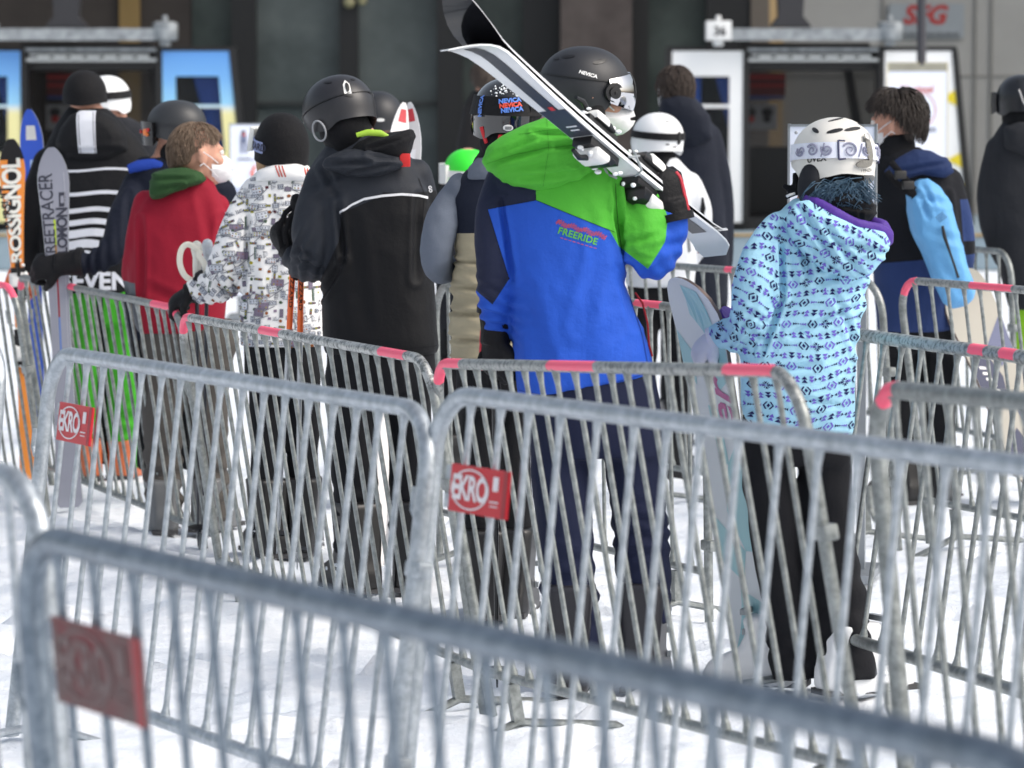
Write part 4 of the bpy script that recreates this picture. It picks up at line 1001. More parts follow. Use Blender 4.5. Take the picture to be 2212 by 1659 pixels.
p.glove(p.p(1560, 718, .135), (-.55, .3, -.55), (.25, .45, -.75), [mat('glove_white', S(206, 208, 222), .6)], (50, 65, 40), .98, .05, cm=cloth('lining_purple', 0))
girl = p

# ---------------------------------------------------------------- black and grey jacket
p = Person('person in a black and grey jacket with a white line and a black helmet', 800, 13.1)
T = [(292, 725, 830, .15), (330, 692, 880, .2), (365, 674, 905, .24), (410, 664, 926, .27), (470, 674, 934, .28), (540, 690, 932, .29), (620, 697, 938, .29), (700, 697, 944, .3), (745, 698, 948, .3), (764, 701, 945, .29)]
AL = [(708, 370, 0, 38), (684, 440, -.04, 44), (674, 515, -.05, 45), (674, 565, -.01, 42), (655, 572, .08, 36), (634, 552, .15, 29)]
AR = [(898, 378, 0, 36), (916, 450, .05, 34), (908, 540, .12, 32), (860, 565, .24, 28)]
HP = [(740, 705, 940, .27), (800, 700, 940, .27), (850, 705, 935, .22)]
LG = [[(760, 810, 0, 54), (762, 950, -.04, 52), (768, 1080, -.02, 48), (772, 1195, -.02, 50)], [(880, 810, 0, 54), (885, 950, .02, 50), (886, 1080, .02, 46), (886, 1180, .02, 46)]]
p.body(T, [AL, AR], LG, (738, 240, 0), -48, -16, 0)
GREY = S(46, 50, 58)
mb = MB(); p.rows(mb, T); p.limb(mb, AL, n=18); p.limb(mb, AR)
jm = cloth('jacket_black_grey', S(19, 20, 24), [(GREY, [p.xz([(560, 250), (830, 250), (830, 420), (742, 457), (560, 500)]), p.xz([(825, 250), (1000, 250), (1000, 436), (932, 427), (868, 418), (825, 422)]), p.xz([(560, 400), (735, 380), (742, 455), (735, 520), (690, 612), (560, 640)])])], fold=.16, weave=.05, rough=.6)
j = p.cl('jacket', mb, jm, .009, 6, wr=((.004, 4, 4, 4, False), (.003, 10, 8, 7, True)), creases=((735, 440, 745, 560, .013, 8), (745, 560, 700, 640, .010, 8), (700, 360, 735, 430, .008, 10), (905, 420, 900, 600, .008, 10), (640, 560, 700, 580, .008, 8), (645, 535, 690, 560, .006, 8), (760, 480, 790, 700, .005, 22)), folds=((655, 560, 1, -.3, .045, .009, 55), (700, 400, .5, -1, .07, .005, 50)), seed=15)
bv = bvh_of(j); dk = MB()
ln = [(738, 457), (765, 440), (790, 428), (830, 421), (870, 418), (905, 421), (930, 428)]
for a, b in zip(ln, ln[1:]): lay(bv, tris_of(p.xz([(a[0], a[1] - 2.6), (b[0], b[1] - 2.6), (b[0], b[1] + 2.6), (a[0], a[1] + 2.6)])), dk, 0, .003, .012)
seam(j, p, [[(738, 457), (744, 520), (748, 570), (700, 640)], [(905, 385), (918, 420), (914, 480)], [(702, 748), (800, 752), (944, 744)]], seam_dk, 1.6)
f = slope(p, 928, 408, -80, 1)
for t in tmap(text_tris('GO', .015, bold=.0005), f): lay(bv, [t], dk, 0, .003)
addto(j, dk, [cloth('white_piping', S(232, 234, 240), fold=0)])
mb = MB(); p.pillow(mb, [(692, 360), (712, 335), (750, 322), (800, 318), (870, 335), (880, 352), (862, 366), (820, 382), (775, 384), (735, 376)], -.11, .06, back=.08)
p.cl('hood', mb, cloth('hood_grey', GREY, rough=.6), .008, 5, wr=((.004, 7, 7, 10, False),), creases=((715, 352, 800, 350, .010, 7), (760, 372, 860, 352, .008, 6), (800, 335, 870, 345, .007, 6)), seed=16)
mb = MB(); p.pillow(mb, [(745, 335), (770, 308), (800, 292), (846, 284), (893, 280), (898, 296), (888, 330), (876, 348), (840, 348), (790, 340)], -.06, .10)
p.cl('collar', mb, blk, .008, 4, wr=((.005, 10, 10, 14, False),), creases=((800, 320, 890, 290, .008, 6),), seed=17)
mb = MB(); mb.ell(p.head + V((.01, -.01, -.055)), (.088, .102, .10)); p.pillow(mb, [(690, 285), (740, 250), (790, 250), (808, 280), (790, 318), (745, 345), (722, 352), (712, 320)], .0, .09)
p.cl('neck_gaiter', mb, blk, .008, 4, wr=((.004, 14, 14, 20, False),))
rf = MB(); rf.box(p.p(875, 346, -.13), (.035, .02, .045)); rf.build('label_patch', mat('patch_red', S(206, 40, 40), .6), p.t, bevel=.004)
ns = MB(); ns.tube([p.p(x, y, -.12) for x, y in ((770, 292), (795, 286), (822, 288), (838, 296))], [.008, .011, .011, .008], 8, flat=.5); ns.build('goggle_strap', mat('neon_strap', S(164, 204, 62), .5), p.t)
p.trousers(HP, LG, cloth('trousers_black', 0), seed=18, folds=((770, 1150, 0, 1, .06, .009, 90), (886, 1140, 0, 1, .05, .007, 60)))
p.boot(770, 1240, -.04, -32, plb, .3); p.boot(886, 1260, .02, 4, plb, .3)
h = Helm(p, (732, 238, .0), .118, .132, .118, -48, -18, 0, STD); hs = h.shell('helmet', mat('shell_satin_black', S(38, 38, 42), .36, var=.05), .02)
vt = MB()
for (ph, th, w_, h_, a) in ((-150, 8, .035, .012, 22), (158, 12, .03, .014, -10), (-175, 40, .02, .012, 0), (-120, 44, .03, .01, 30)): h.patch(vt, ph, th, w_, h_, a, off=.0015)
vt.build('vent', plb, hs)
cp = MB(); h.patch(cp, -152, 24, .022, .058, 8, .004, 0, [(-1, -1), (1, -1), (1, .3), (0, 1), (-1, .3)]); h.patch(cp, -152, 22, .012, .036, 8, .0065, 1); cp.build('clip', [plw, plb], hs)
rm = MB(); rm.tube([h.pos(-92 + 12 * math.cos(a), -37 + 19 * math.sin(a), .010) for a in (R(q) for q in range(0, 361, 18))], .0035, 6); rm.build('ear_ring', mat('ring_grey', S(150, 152, 156), .4), hs)
h.band('seam', plb, hs, 6, -6, .003, .0006, 0, 360)
p.glove(p.p(636, 548, .15), (-.35, .3, .4), (.9, .3, .1), gl_b, (60, 75, 50), 1.1)
bigblack = p

# ---------------------------------------------------------------- white jacket printed with little houses
p = Person('person in a white jacket printed with little houses and a black beanie', 610, 14.1)
T = [(352, 572, 662, .14), (376, 550, 680, .18), (405, 528, 692, .22), (450, 520, 697, .24), (520, 520, 698, .25), (600, 519, 697, .26), (680, 519, 696, .27), (735, 519, 696, .28), (746, 521, 694, .27)]
AL = [(550, 412, 0, 30), (518, 485, -.03, 38), (495, 560, -.03, 42), (476, 608, .02, 42), (446, 624, .06, 35), (422, 626, .08, 27)]
HP = [(725, 528, 690, .24), (790, 528, 690, .24), (830, 532, 688, .2)]
LG = stdlegs(p, 540, 690, 800, 1160, 42)
p.body(T, [AL], LG, (610, 320, 0), -20, 0, 0, hs=.95)
mb = MB(); p.rows(mb, T); p.limb(mb, AL, n=18)
wj = cloth('jacket_white', S(255, 255, 255), fold=.16, weave=.04, rough=.6, var=.03)
j = p.cl('jacket', mb, wj, .009, 5, wr=((.004, 5, 5, 5, False), (.003, 11, 9, 8, True)), creases=((540, 470, 532, 620, .012, 8), (532, 620, 500, 660, .009, 8), (450, 600, 500, 640, .007, 8), (590, 420, 600, 700, .004, 20)), folds=((460, 620, .9, .3, .045, .008, 50),), seed=21)
bv = bvh_of(j); dk = MB(); r_ = random.Random(11)
def qd(x, y, w_, h_, a=0): return turn([(x - w_ / 2, y - h_ / 2), (x + w_ / 2, y - h_ / 2), (x + w_ / 2, y + h_ / 2), (x - w_ / 2, y + h_ / 2)], x, y, a)
def ly(pl_, mi, off=.002): lay(bv, tris_of(p.xz(pl_)), dk, mi, off, .014)
for iy in range(24):
    for ix in range(22):
        x, y = 412 + ix * 15.5 + r_.uniform(-5, 5), 388 + iy * 17.5 + r_.uniform(-5, 5)
        arm = x < 530 - max(0, y - 560) * .1
        a = (-18 if arm else 0) + r_.choice((0, 0, 0, 90)) + r_.uniform(-6, 6)
        if arm and y > 590: a += 60
        k = r_.random(); w_, h_ = r_.uniform(10, 20), r_.uniform(7, 12)
        if k < .34:
            ly(qd(x, y, w_, h_, a), 0); ly(qd(x, y, w_ - 2.6, h_ - 2.6, a), r_.choice((1, 4, 4, 6)), .0026)
            for i in range(3): ly(turn(qd(x - w_ * .3 + i * w_ * .3, y, 1.8, h_ * .4), x, y, a), 0, .0032)
        elif k < .50:
            ly(qd(x, y, w_ * 1.1, 5, a), 0); ly(turn(qd(x - 3, y, 4, 3), x, y, a), 2, .0028); ly(turn(qd(x + 3, y, 4, 3), x, y, a), r_.choice((2, 3, 5)), .0028)
        elif k < .6: ly([(x + (4 + r_.uniform(-1, 1)) * math.cos(q), y + 3.6 * math.sin(q)) for q in (2 * math.pi * i / 8 for i in range(8))], r_.choice((2, 7, 7, 3, 5)))
        elif k < .68: ly(qd(x, y, 5, 26, a * .3), 7); ly(qd(x + 1, y, 1.4, 24, a * .3), 1, .0026)
        elif k < .86:
            for i in range(4): ly(turn(qd(x + i * 3.6 - 6, y + r_.uniform(-2, 2), 1.4, r_.uniform(5, 10), r_.uniform(-20, 20)), x, y, a), r_.choice((0, 1)))
            ly(turn(qd(x, y + 4, 15, 1.2), x, y, a), 0)
        else: ly(qd(x, y, 7, 5.5, a), r_.choice((3, 5, 6, 2)))
for _ in range(46):
    x, y = r_.uniform(470, 690), r_.uniform(395, 740); a = r_.choice((0, 0, -14, 12)) + r_.uniform(-5, 5); w_, h_ = r_.uniform(18, 30), r_.uniform(10, 18)
    ly(qd(x, y, w_, h_, a), 0, .0036); ly(qd(x, y, w_ - 2.4, h_ - 2.4, a), r_.choice((4, 4, 1, 6)), .0042)
    for i in range(3):
        for q in (-1, 1): ly(turn(qd(x - w_ * .28 + i * w_ * .28, y + q * h_ * .2, 3, 2.6), x, y, a), r_.choice((0, 0, 2, 3)), .0048)
    b_ = r_.uniform(-60, 60); ly(turn(qd(x, y + h_ * .7, w_ * 1.8, 1.5), x, y, b_), 0, .003)
addto(j, dk, [cloth(n, c, fold=0, weave=0) for n, c in (('ink_dark', S(112, 116, 128)), ('ink_pale', S(190, 196, 206)), ('ink_olive', S(164, 160, 50)), ('ink_rust', S(150, 92, 52)), ('ink_white', S(220, 224, 232)), ('ink_wine', S(96, 44, 54)), ('ink_mauve', S(140, 126, 148)), ('ink_green', S(72, 96, 70)))])
mb = MB(); p.pillow(mb, [(550, 392), (556, 368), (590, 354), (640, 352), (668, 362), (684, 385), (660, 392), (600, 394)], -.07, .06, back=.1); cq = p.cl('collar', mb, wj, .007, 4, wr=((.003, 10, 10, 10, False),))
bv = bvh_of(cq); dk = MB()
for (x0, x1) in ((598, 604), (605, 610), (612, 617), (658, 661), (663, 666)): ly([(x0, 358), (x0 + 2.5, 357), (x1 + 6, 380), (x1 + 3, 381)], 0)
addto(cq, dk, [cloth('stripe_red', S(198, 84, 70), fold=0)])
p.trousers(HP, LG, blk, seed=22)
h = Helm(p, (609, 316, 0), .100, .116, .124, -20, 0, 0, BEAN); bn = cloth('beanie_black', S(24, 24, 27), fold=.35, weave=.5); hs = h.shell('beanie', bn, .014, lip=.002)
b_ = MB(); h.band('b', 0, 0, 2, 10, .04, .002, -118, 20, 40, mb=b_); h.lettering(b_, 'BLIZZARD', -84, 2, .034, -10, 1, mi=1, off=.0065, bold=.001); b_.build('goggle_strap', [mat('strap_blue', S(136, 148, 190), .6), mat('strap_dark', S(30, 34, 60), .6)], hs)
g_ = MB(); h.band('g', 0, 0, 8, 4, .075, .012, -62, 62, 30, .018, mb=g_); g_.build('goggles', mat('goggle_white', S(228, 230, 226), .4), hs)
h2 = Helm(p, (609, 322, 0), .094, .106, .1, -20, 0, 0, [(0, -20), (180, -58)]); hb = MB(); r_ = random.Random(8)
for _ in range(60):
    ph = r_.uniform(-120, -75); hb.tube([h2.pos(ph, -22, .0), h2.pos(ph + 3, -50, .004), h2.pos(ph + 6, -72, .01)], [.004, .004, .002], 5)
p.sub('hair', hb, mat('blond_hair', S(170, 140, 104), .6, var=.3, vscale=30))
for x, y, d, a in ((578, 1190, 0, -20), (655, 1195, .04, 5)): p.boot(x, y, d, a, plb, .28)
p.glove(p.p(424, 626, .08), (-.8, .2, -.5), (.5, .3, -.8), gl_b, (45, 60, 40), 1.0, .05)

# ---------------------------------------------------------------- red jacket
p = Person('person in a red jacket with a green hood and a white mask', 395, 14.9)
T = [(378, 362, 452, .14), (405, 328, 468, .18), (440, 300, 482, .22), (480, 286, 492, .24), (540, 277, 495, .25), (600, 277, 492, .26), (660, 284, 487, .27), (704, 294, 484, .27), (718, 300, 480, .26)]
AL = [(318, 440, 0, 30), (294, 520, -.02, 26), (286, 600, .05, 22), (302, 650, .14, 18)]; AR = [(468, 445, .02, 28), (488, 520, .1, 24), (492, 600, .16, 22)]
HP = [(690, 300, 500, .25), (740, 306, 516, .25), (800, 312, 500, .22)]
LG = [[(352, 780, 0, 46), (350, 900, -.02, 44), (352, 1010, 0, 40), (356, 1115, .02, 40)], [(450, 780, .03, 48), (448, 900, .04, 44), (452, 1010, .06, 42), (458, 1120, .06, 42)]]
p.body(T, [AL, AR], LG, (428, 335, 0), 68, 0, 0, face=True, vox=.007, hs=1.02)
mb = MB(); p.rows(mb, T); p.limb(mb, AL); p.limb(mb, AR)
jm = cloth('jacket_red', S(150, 26, 48), [(S(104, 108, 114), [p.xz([(200, 600), (296, 610), (308, 735), (200, 735)])])], fold=.14, weave=.05)
p.cl('jacket', mb, jm, .009, 6, wr=((.005, 4, 4, 4, False), (.004, 8, 7, 5, True), (.003, 15, 15, 11, True)), creases=((310, 470, 312, 640, .010, 9), (480, 470, 470, 620, .010, 9), (330, 620, 420, 660, .006, 14), (440, 420, 470, 560, .006, 14)), seed=25)
mb = MB(); p.pillow(mb, [(320, 425), (324, 395), (330, 372), (362, 362), (400, 360), (435, 372), (448, 388), (430, 400), (385, 412), (350, 430), (330, 434)], -.09, .075, back=.1)
p.cl('hood', mb, cloth('hood_green_dark', S(46, 78, 44)), .008, 5, wr=((.005, 8, 8, 12, False),), creases=((335, 385, 420, 385, .008, 6), (340, 410, 400, 398, .008, 6)), seed=26)
p.trousers(HP, LG, cloth('trousers_grey', S(88, 84, 80), var=.1), seed=27, amp=.008, folds=((350, 1040, 0, 1, .07, .010, 90), (455, 1050, 0, 1, .07, .010, 90)))
c, rt, k = p.head, p.rt, .98
h = Helm(p, (423, 327, 0), .083, .113, .110, 68, 0, 0, HAIR); h.hair('hair', mat('brown_hair', S(104, 86, 70), .65, var=.25, vscale=60), 1500, 26, .004, 2, over=0, sw=9, rad=.0022)
p.mask()
for x, y, d, a in ((352, 1140, 0, -10), (456, 1150, .06, 20)): p.boot(x, y, d, a, mat('boot_grey', S(96, 98, 100), .45), .2)

# ---------------------------------------------------------------- navy jacket reaching left
p = Person('person in a navy jacket and dark helmet reaching out to the grey ski', 380, 16.0)
T = [(340, 300, 415, .15), (372, 278, 475, .2), (405, 268, 506, .22), (480, 266, 500, .25), (600, 270, 480, .26), (720, 275, 470, .26), (735, 278, 468, .25)]
AL = [(295, 400, -.02, 32), (268, 470, -.14, 34), (246, 535, -.24, 32), (205, 566, -.26, 25), (160, 572, -.26, 21), (140, 570, -.26, 19)]
AR = [(480, 412, 0, 28), (500, 470, .05, 26), (490, 560, .2, 22)]
LG = stdlegs(p, 290, 460, 700, 1010, 40)
p.body(T, [AL, AR], LG, (384, 292, 0), -70, 0, 0)
mb = MB(); p.rows(mb, T); p.limb(mb, AL); p.limb(mb, AR)
p.cl('jacket', mb, navy, .010, 4, wr=((.004, 5, 5, 5, False), (.004, 12, 9, 9, True)), folds=((210, 566, 1, .2, .05, .008, 70),), creases=((285, 420, 290, 540, .01, 9),), seed=28)
mb = MB(); mb.tube([p.p(x, y, -.08) for x, y in ((276, 366), (300, 358), (330, 354), (352, 358))], [.02, .026, .024, .016], 10, flat=.7); p.cl('collar', mb, cloth('collar_blue', S(40, 72, 170)), .007, 3)
p.trousers([(700, 280, 465, .24), (780, 285, 460, .22)], LG, blk, seed=29)
h = Helm(p, (382, 268, 0), .112, .126, .1, -70, 0, 0, STD); hs = h.shell('helmet', mat('shell_grey_black', S(48, 50, 53), .45, var=.05), .02); h.band('brim', plbm, hs, -4, 5, .012, .002, 0, 360)
g_ = MB(); h.band('g', 0, 0, -22, 4, .085, .006, -70, 70, 30, .022, mb=g_)
for (ph, th, r_, mi) in ((-52, -15, .022, 1), (-60, -11, .012, 2), (-30, -14, .012, 2), (-58, -20, .01, 1)): h.patch(g_, ph, th, r_, r_, 0, .03, mi)  # orange and red patches paint reflections onto the lens
g_.build('goggles', [mat('lens_black', S(16, 16, 18), .12), mat('lens_reflection_orange', S(236, 120, 30), .3), mat('lens_reflection_red', S(200, 40, 34), .3)], hs)
mb = MB(); mb.ell(p.head + V((0, 0, -.1)), (.085, .095, .1)); p.cl('balaclava', mb, blk, .008, 3, wr=((.004, 16, 16, 16, False),))
p.glove(p.p(142, 570, -.26), (-1, .1, -.1), (.3, .8, -.4), gl_b, (50, 65, 40), 1.15)

# ---------------------------------------------------------------- striped jacket
p = Person('person in a black jacket with white stripes, a beanie and green trousers', 205, 17.1)
T = [(232, 148, 232, .14), (262, 124, 266, .2), (300, 104, 300, .25), (340, 90, 325, .27), (400, 78, 335, .3), (480, 84, 322, .3), (560, 90, 310, .3), (622, 102, 302, .3), (632, 106, 298, .29)]
AL = [(106, 350, 0, 34), (76, 440, -.03, 34), (62, 520, 0, 31), (50, 575, .08, 25)]
LG = [[(186, 640, 0, 34), (188, 780, -.02, 32), (190, 880, .0, 33), (192, 1000, .02, 36)], [(258, 640, 0, 36), (262, 780, -.02, 36), (266, 880, 0, 38), (268, 1004, .02, 42)]]
p.body(T, [AL], LG, (184, 212, 0), 6, 0, 0, hs=1.0)
mb = MB(); p.rows(mb, T); p.limb(mb, AL)
j = p.cl('jacket', mb, cloth('jacket_black', S(22, 23, 27), rough=.7), .010, 5, wr=((.004, 5, 5, 5, False), (.003, 10, 9, 7, True)), creases=((100, 380, 110, 560, .010, 9),), seed=31)
bv = bvh_of(j); dk = MB()
for (y, hh, xr) in ((366, 5, 292), (416, 8, 274), (452, 10, 250), (478, 12, 242), (502, 17, 240), (526, 18, 222), (546, 12, 206)):
    n_ = 9; x0 = 120
    for i in range(n_):
        xa, xb = x0 + (xr - x0) * i / n_, x0 + (xr - x0) * (i + 1) / n_; ya = y + 3 * math.sin(i * .7); yb = y + 3 * math.sin((i + 1) * .7)
        lay(bv, tris_of(p.xz([(xa, ya - hh / 2), (xb, yb - hh / 2), (xb, yb + hh / 2), (xa, ya + hh / 2)])), dk, 0, .003, .014)
c = p.xz([(213, 606)])[0]
for t in text_tris('SEVEN', .105, bold=.004, space=1.02): lay(bv, [tuple((c[0] + q[0], c[1] + q[1]) for q in t)], dk, 0, .003, .02)
addto(j, dk, [cloth('stripe_white', S(226, 230, 240), fold=0)])
mb = MB(); p.pillow(mb, [(118, 310), (130, 275), (150, 248), (176, 238), (222, 238), (252, 256), (275, 292), (278, 325), (240, 345), (190, 352), (145, 345)], -.10, .08, back=.1)
hd = p.cl('hood', mb, cloth('jacket_black', 0), .009, 5, wr=((.004, 7, 7, 9, False),), creases=((130, 330, 265, 325, .006, 9),), seed=32)
bv = bvh_of(hd); dk = MB()
for i in range(8):
    ya, yb = 240 + i * 11.2, 240 + (i + 1) * 11.2; ox = 3 * math.sin(i * .8); oy = 3 * math.sin((i + 1) * .8)
    lay(bv, tris_of(p.xz([(173 + i * .8, ya), (214 + i * .4, ya), (214 + (i + 1) * .4, yb), (173 + (i + 1) * .8, yb)])), dk, 0, .003, .014)
    for xx in (177, 208): lay(bv, tris_of(p.xz([(xx + i * .7, ya), (xx + 1.6 + i * .7, ya), (xx + 1.6 + (i + 1) * .7, yb), (xx + (i + 1) * .7, yb)])), dk, 1, .0036, .014)
addto(hd, dk, [cloth('stripe_white', 0), cloth('stripe_black', S(40, 42, 46), fold=0)])
gt = cloth('trousers_green', S(70, 170, 46), [(S(26, 30, 28), [p.xz([(215, 600), (228, 600), (236, 1020), (212, 1020)])])], var=.1)
p.trousers([(615, 150, 300, .26), (660, 150, 302, .25), (700, 152, 302, .22)], LG, gt, seed=33, amp=.008, folds=((190, 940, 0, 1, .06, .010, 60), (266, 920, 0, 1, .06, .010, 60)))
bo = mat('boot_orange', S(190, 100, 60), .45, var=.5, vscale=16)
p.boot(188, 1030, .0, -20, bo, .17); p.boot(270, 1036, .02, 15, bo, .17)
h = Helm(p, (183, 206, 0), .098, .115, .112, 6, 0, 0, [(0, -4), (70, -12), (100, -16), (180, -24)]); h.shell('beanie', cloth('beanie_knit', S(25, 25, 28), fold=.3, weave=.6), .014, lip=.003)
p.glove(p.p(50, 572, .08), (-.35, .2, -.8), (.5, .6, 0), mat('glove_orange', S(226, 100, 32), .55), (45, 60, 40), 1.2)

# ---------------------------------------------------------------- vest over a grey fleece
p = Person('person in a navy and olive vest over a grey fleece, with a glossy black helmet', 1080, 12.4)
T = [(362, 1012, 1112, .16), (388, 988, 1142, .22), (430, 974, 1150, .25), (500, 980, 1152, .27), (560, 984, 1152, .28), (620, 972, 1152, .31), (650, 978, 1152, .3), (700, 970, 1152, .32), (735, 975, 1152, .31), (776, 976, 1150, .3), (784, 980, 1148, .29)]
AL = [(988, 415, 0, 34), (956, 480, -.05, 38), (943, 545, -.05, 36), (952, 582, .03, 31), (985, 578, .14, 25)]
LG = [[(1030, 800, 0, 46), (1035, 950, 0, 44), (1040, 1100, 0, 42), (1046, 1270, .02, 42)], [(1105, 800, .03, 46), (1108, 950, .03, 42), (1110, 1100, .04, 40), (1112, 1290, .05, 40)]]
p.body(T, [AL], LG, (1092, 255, 0), -28, 0, 0)
mb = MB(); p.rows(mb, T)
q_ = [(972, 545 + i * 57) for i in range(5)]
p.cl('vest', mb, cloth('vest_navy_olive', S(26, 32, 48), [(S(176, 166, 140), [p.xz([(900, 506), (1200, 494), (1200, 800), (900, 800)])])], fold=.18), .009, 5, wr=((.005, 4, 4, 5, False),), creases=[(975, y, 1150, y + 6, .012, 6) for y in (562, 618, 672, 728, 775)], folds=((1010, 640, .3, 1, .05, .004, 120),), seed=35)
mb = MB(); p.limb(mb, AL, n=18); mb.ell(p.p(992, 412), (.05, .08, .06)); p.cl('sleeve', mb, cloth('fleece_grey', S(112, 120, 134), weave=.9, fold=.2, var=.15, rough=.95), .009, 4, wr=((.004, 6, 6, 6, False), (.0025, 30, 30, 30, False)), seed=36)
mb = MB(); p.pillow(mb, [(1000, 395), (1010, 365), (1030, 340), (1065, 330), (1100, 340), (1110, 380), (1060, 400)], -.02, .1); p.cl('collar', mb, cloth('fleece_grey', 0), .009, 4, wr=((.003, 30, 30, 30, False),))
p.trousers([(770, 985, 1148, .26), (840, 985, 1150, .26), (880, 990, 1150, .22)], LG, blk, seed=37)
p.boot(1046, 1330, .0, -5, plb, .28); p.boot(1112, 1340, .05, 10, plb, .28)
h = Helm(p, (1098, 246, 0), .117, .13, .117, -28, 0, 0, STD); gb = mat('shell_gloss_black', S(20, 20, 22), .1, coat=1.0); hs = h.shell('helmet', gb, .02)
gs = h.band('goggle_strap', gl_b, hs, 14, 3, .06, .003, 0, 360)
lt = MB(); h.lettering(lt, 'NEVICA', -152, 20, .019, 6, 1, 0, .0075, bold=.001); h.lettering(lt, 'NEVICA', -153, 13, .019, 6, 1, 1, .0075, bold=.001); h.lettering(lt, 'NEVICA', -155, 6, .019, 6, 1, 0, .0075, bold=.001); h.lettering(lt, 'NEVICA', -104, 12, .019, 90, 1, 0, .0075, bold=.001)
h.patch(lt, -150, -22, .03, .02, 5, .003, 2); h.patch(lt, -196, 36, .032, .014, 0, .003, 2); h.patch(lt, -160, -36, .018, .018, 0, .003, 1)
for k in range(6): h.patch(lt, -154.5 + k * 1.7, -22, .0016, .01, 5, .0045, 3, [(-1, -1), (1, -1), (1, 1), (-1, 1)])
lt.build('lettering', [mat('let_blue', S(92, 136, 220), .5), mat('let_red', S(224, 80, 60), .5), plw, plb], gs)
cl_ = MB(); h.band('c', 0, 0, -14, 0, .12, .008, 150, 175, 8, mb=cl_); cl_.build('strap_cover', gl_b, hs)
rs = MB(); rs.tube([h.pos(-105, -20, .004), h.pos(-110, -50, .002), h.pos(-96, -80, -.012)], .006, 8, flat=.5); rs.tube([h.pos(-140, -36, .0), h.pos(-135, -62, -.006), h.pos(-128, -84, -.02)], [.011, .011, .009], 8, flat=.5); rs.build('chin_strap', mat('strap_red', S(196, 36, 46), .6), hs)
mb = MB(); mb.ell(p.head + V((0, .0, -.08)), (.085, .1, .11)); mb.ell(p.head + V((-.02, 0, -.16)), (.09, .1, .07)); p.cl('neck_gaiter', mb, blk, .009, 4, wr=((.004, 14, 14, 18, False),))
sp = MB(); r_ = random.Random(4)
for _ in range(70): q = h.pos(r_.gauss(-150, 14), r_.gauss(42, 9), .001); sp.ell(q, (r_.uniform(.001, .004),) * 3, None, 6, 4)
tag(sp.build('snow_specks', snowbit, hs), kind='stuff')

# ---------------------------------------------------------------- navy jacket with the light blue backpack
p = Person('person with tousled dark hair and a white mask in a navy and black jacket', 1975, 16.0)
T = [(318, 1895, 1985, .15), (342, 1885, 2022, .2), (380, 1880, 2060, .24), (440, 1882, 2075, .27), (540, 1885, 2080, .28), (640, 1890, 2070, .28), (702, 1895, 2062, .28), (714, 1898, 2058, .27)]
AR = [(2048, 392, 0, 32), (2068, 470, 0, 32), (2078, 550, .03, 29), (2070, 630, .08, 24)]
LG = [[(1940, 720, 0, 40), (1945, 820, 0, 38), (1948, 1000, .02, 34)], [(2020, 720, .03, 40), (2026, 820, .03, 38), (2030, 1000, .04, 34)]]
p.body(T, [AR], LG, (1932, 268, 0), -72, -2, 0, face=True, vox=.008)
mb = MB(); p.rows(mb, T); p.limb(mb, AR)
p.cl('jacket', mb, cloth('jacket_navy_panels', S(22, 24, 30), [(S(44, 62, 108), [p.xz([(1800, 575), (2200, 540), (2200, 760), (1800, 760)]), p.xz([(2070, 430), (2120, 430), (2120, 520), (2078, 520)])])]), .010, 5, wr=((.005, 5, 5, 5, False), (.004, 10, 9, 8, True)), creases=((2040, 420, 2050, 560, .01, 9),), seed=41)
mb = MB(); p.pillow(mb, [(1905, 372), (1935, 345), (1975, 322), (2010, 325), (2050, 345), (2062, 372), (2040, 385), (1990, 378), (1940, 395)], -.11, .05, back=.08); p.cl('hood', mb, cloth('hood_navy', S(40, 56, 96)), .009, 4, wr=((.006, 8, 8, 12, False),), creases=((1930, 370, 2040, 350, .008, 6),))
mb = MB(); mb.tube([p.p(1932, 345, 0), p.p(1938, 312, 0), p.p(1936, 290, 0)], [.095, .078, .07], 16); p.cl('collar', mb, blk, .009, 3)
p.trousers([(700, 1900, 2060, .25), (760, 1902, 2062, .22)], LG, blk, seed=42)
h = Helm(p, (1937, 254, 0), .093, .118, .116, -72, 0, 0, HAIR); h.hair('hair', mat('dark_hair', S(48, 40, 35), .5, var=.3, vscale=50), 1500, 58, .020, 5, over=16, sw=20, rad=.0026)
p.mask()
for x, y, d, a in ((1948, 1080, .02, -30), (2030, 1085, .04, 20)): p.boot(x, y, d, a, plb, .22)

# ---------------------------------------------------------------- further back: navy hood, white jacket, right edge, others
def simple(label, xf, Y, T, arms, m, seed, head, yaw, legs=None, lm=None, face=False, vox=.011, hoodo=None, hs=1.0, hip=None, hm=None):
    p = Person(label, xf, Y); xl, xr, yb = T[-1][1], T[-1][2], T[-1][0]
    yg = ground_y(Y); lg = legs or stdlegs(p, xl, xr, yb - 10, yg - 40, (xr - xl) * .24)
    p.body(T, arms, lg, head, yaw, 0, 0, hs=hs)
    mb = MB(); p.rows(mb, T)
    for a in arms: p.limb(mb, a)
    p.j = p.cl('jacket', mb, m, vox, 4, wr=((.005, 5, 5, 5, False), (.004, 11, 9, 8, True)), seed=seed)
    p.trousers([(yb - 14, xl + 4, xr - 4, .25), (yb + (yg - yb) * .12, xl + 2, xr - 2, .22)], lg, lm or blk, .014, seed + 1)
    for i, l in enumerate(lg): p.boot(l[-1][0], 0, l[-1][2], -12 + 24 * i, plb, .2, snowy=False)
    if hoodo:
        mb = MB(); p.pillow(mb, hoodo, -.1, .07, back=.1); p.cl('hood', mb, hm or m, .010, 4, wr=((.006, 7, 7, 9, False),))
    return p
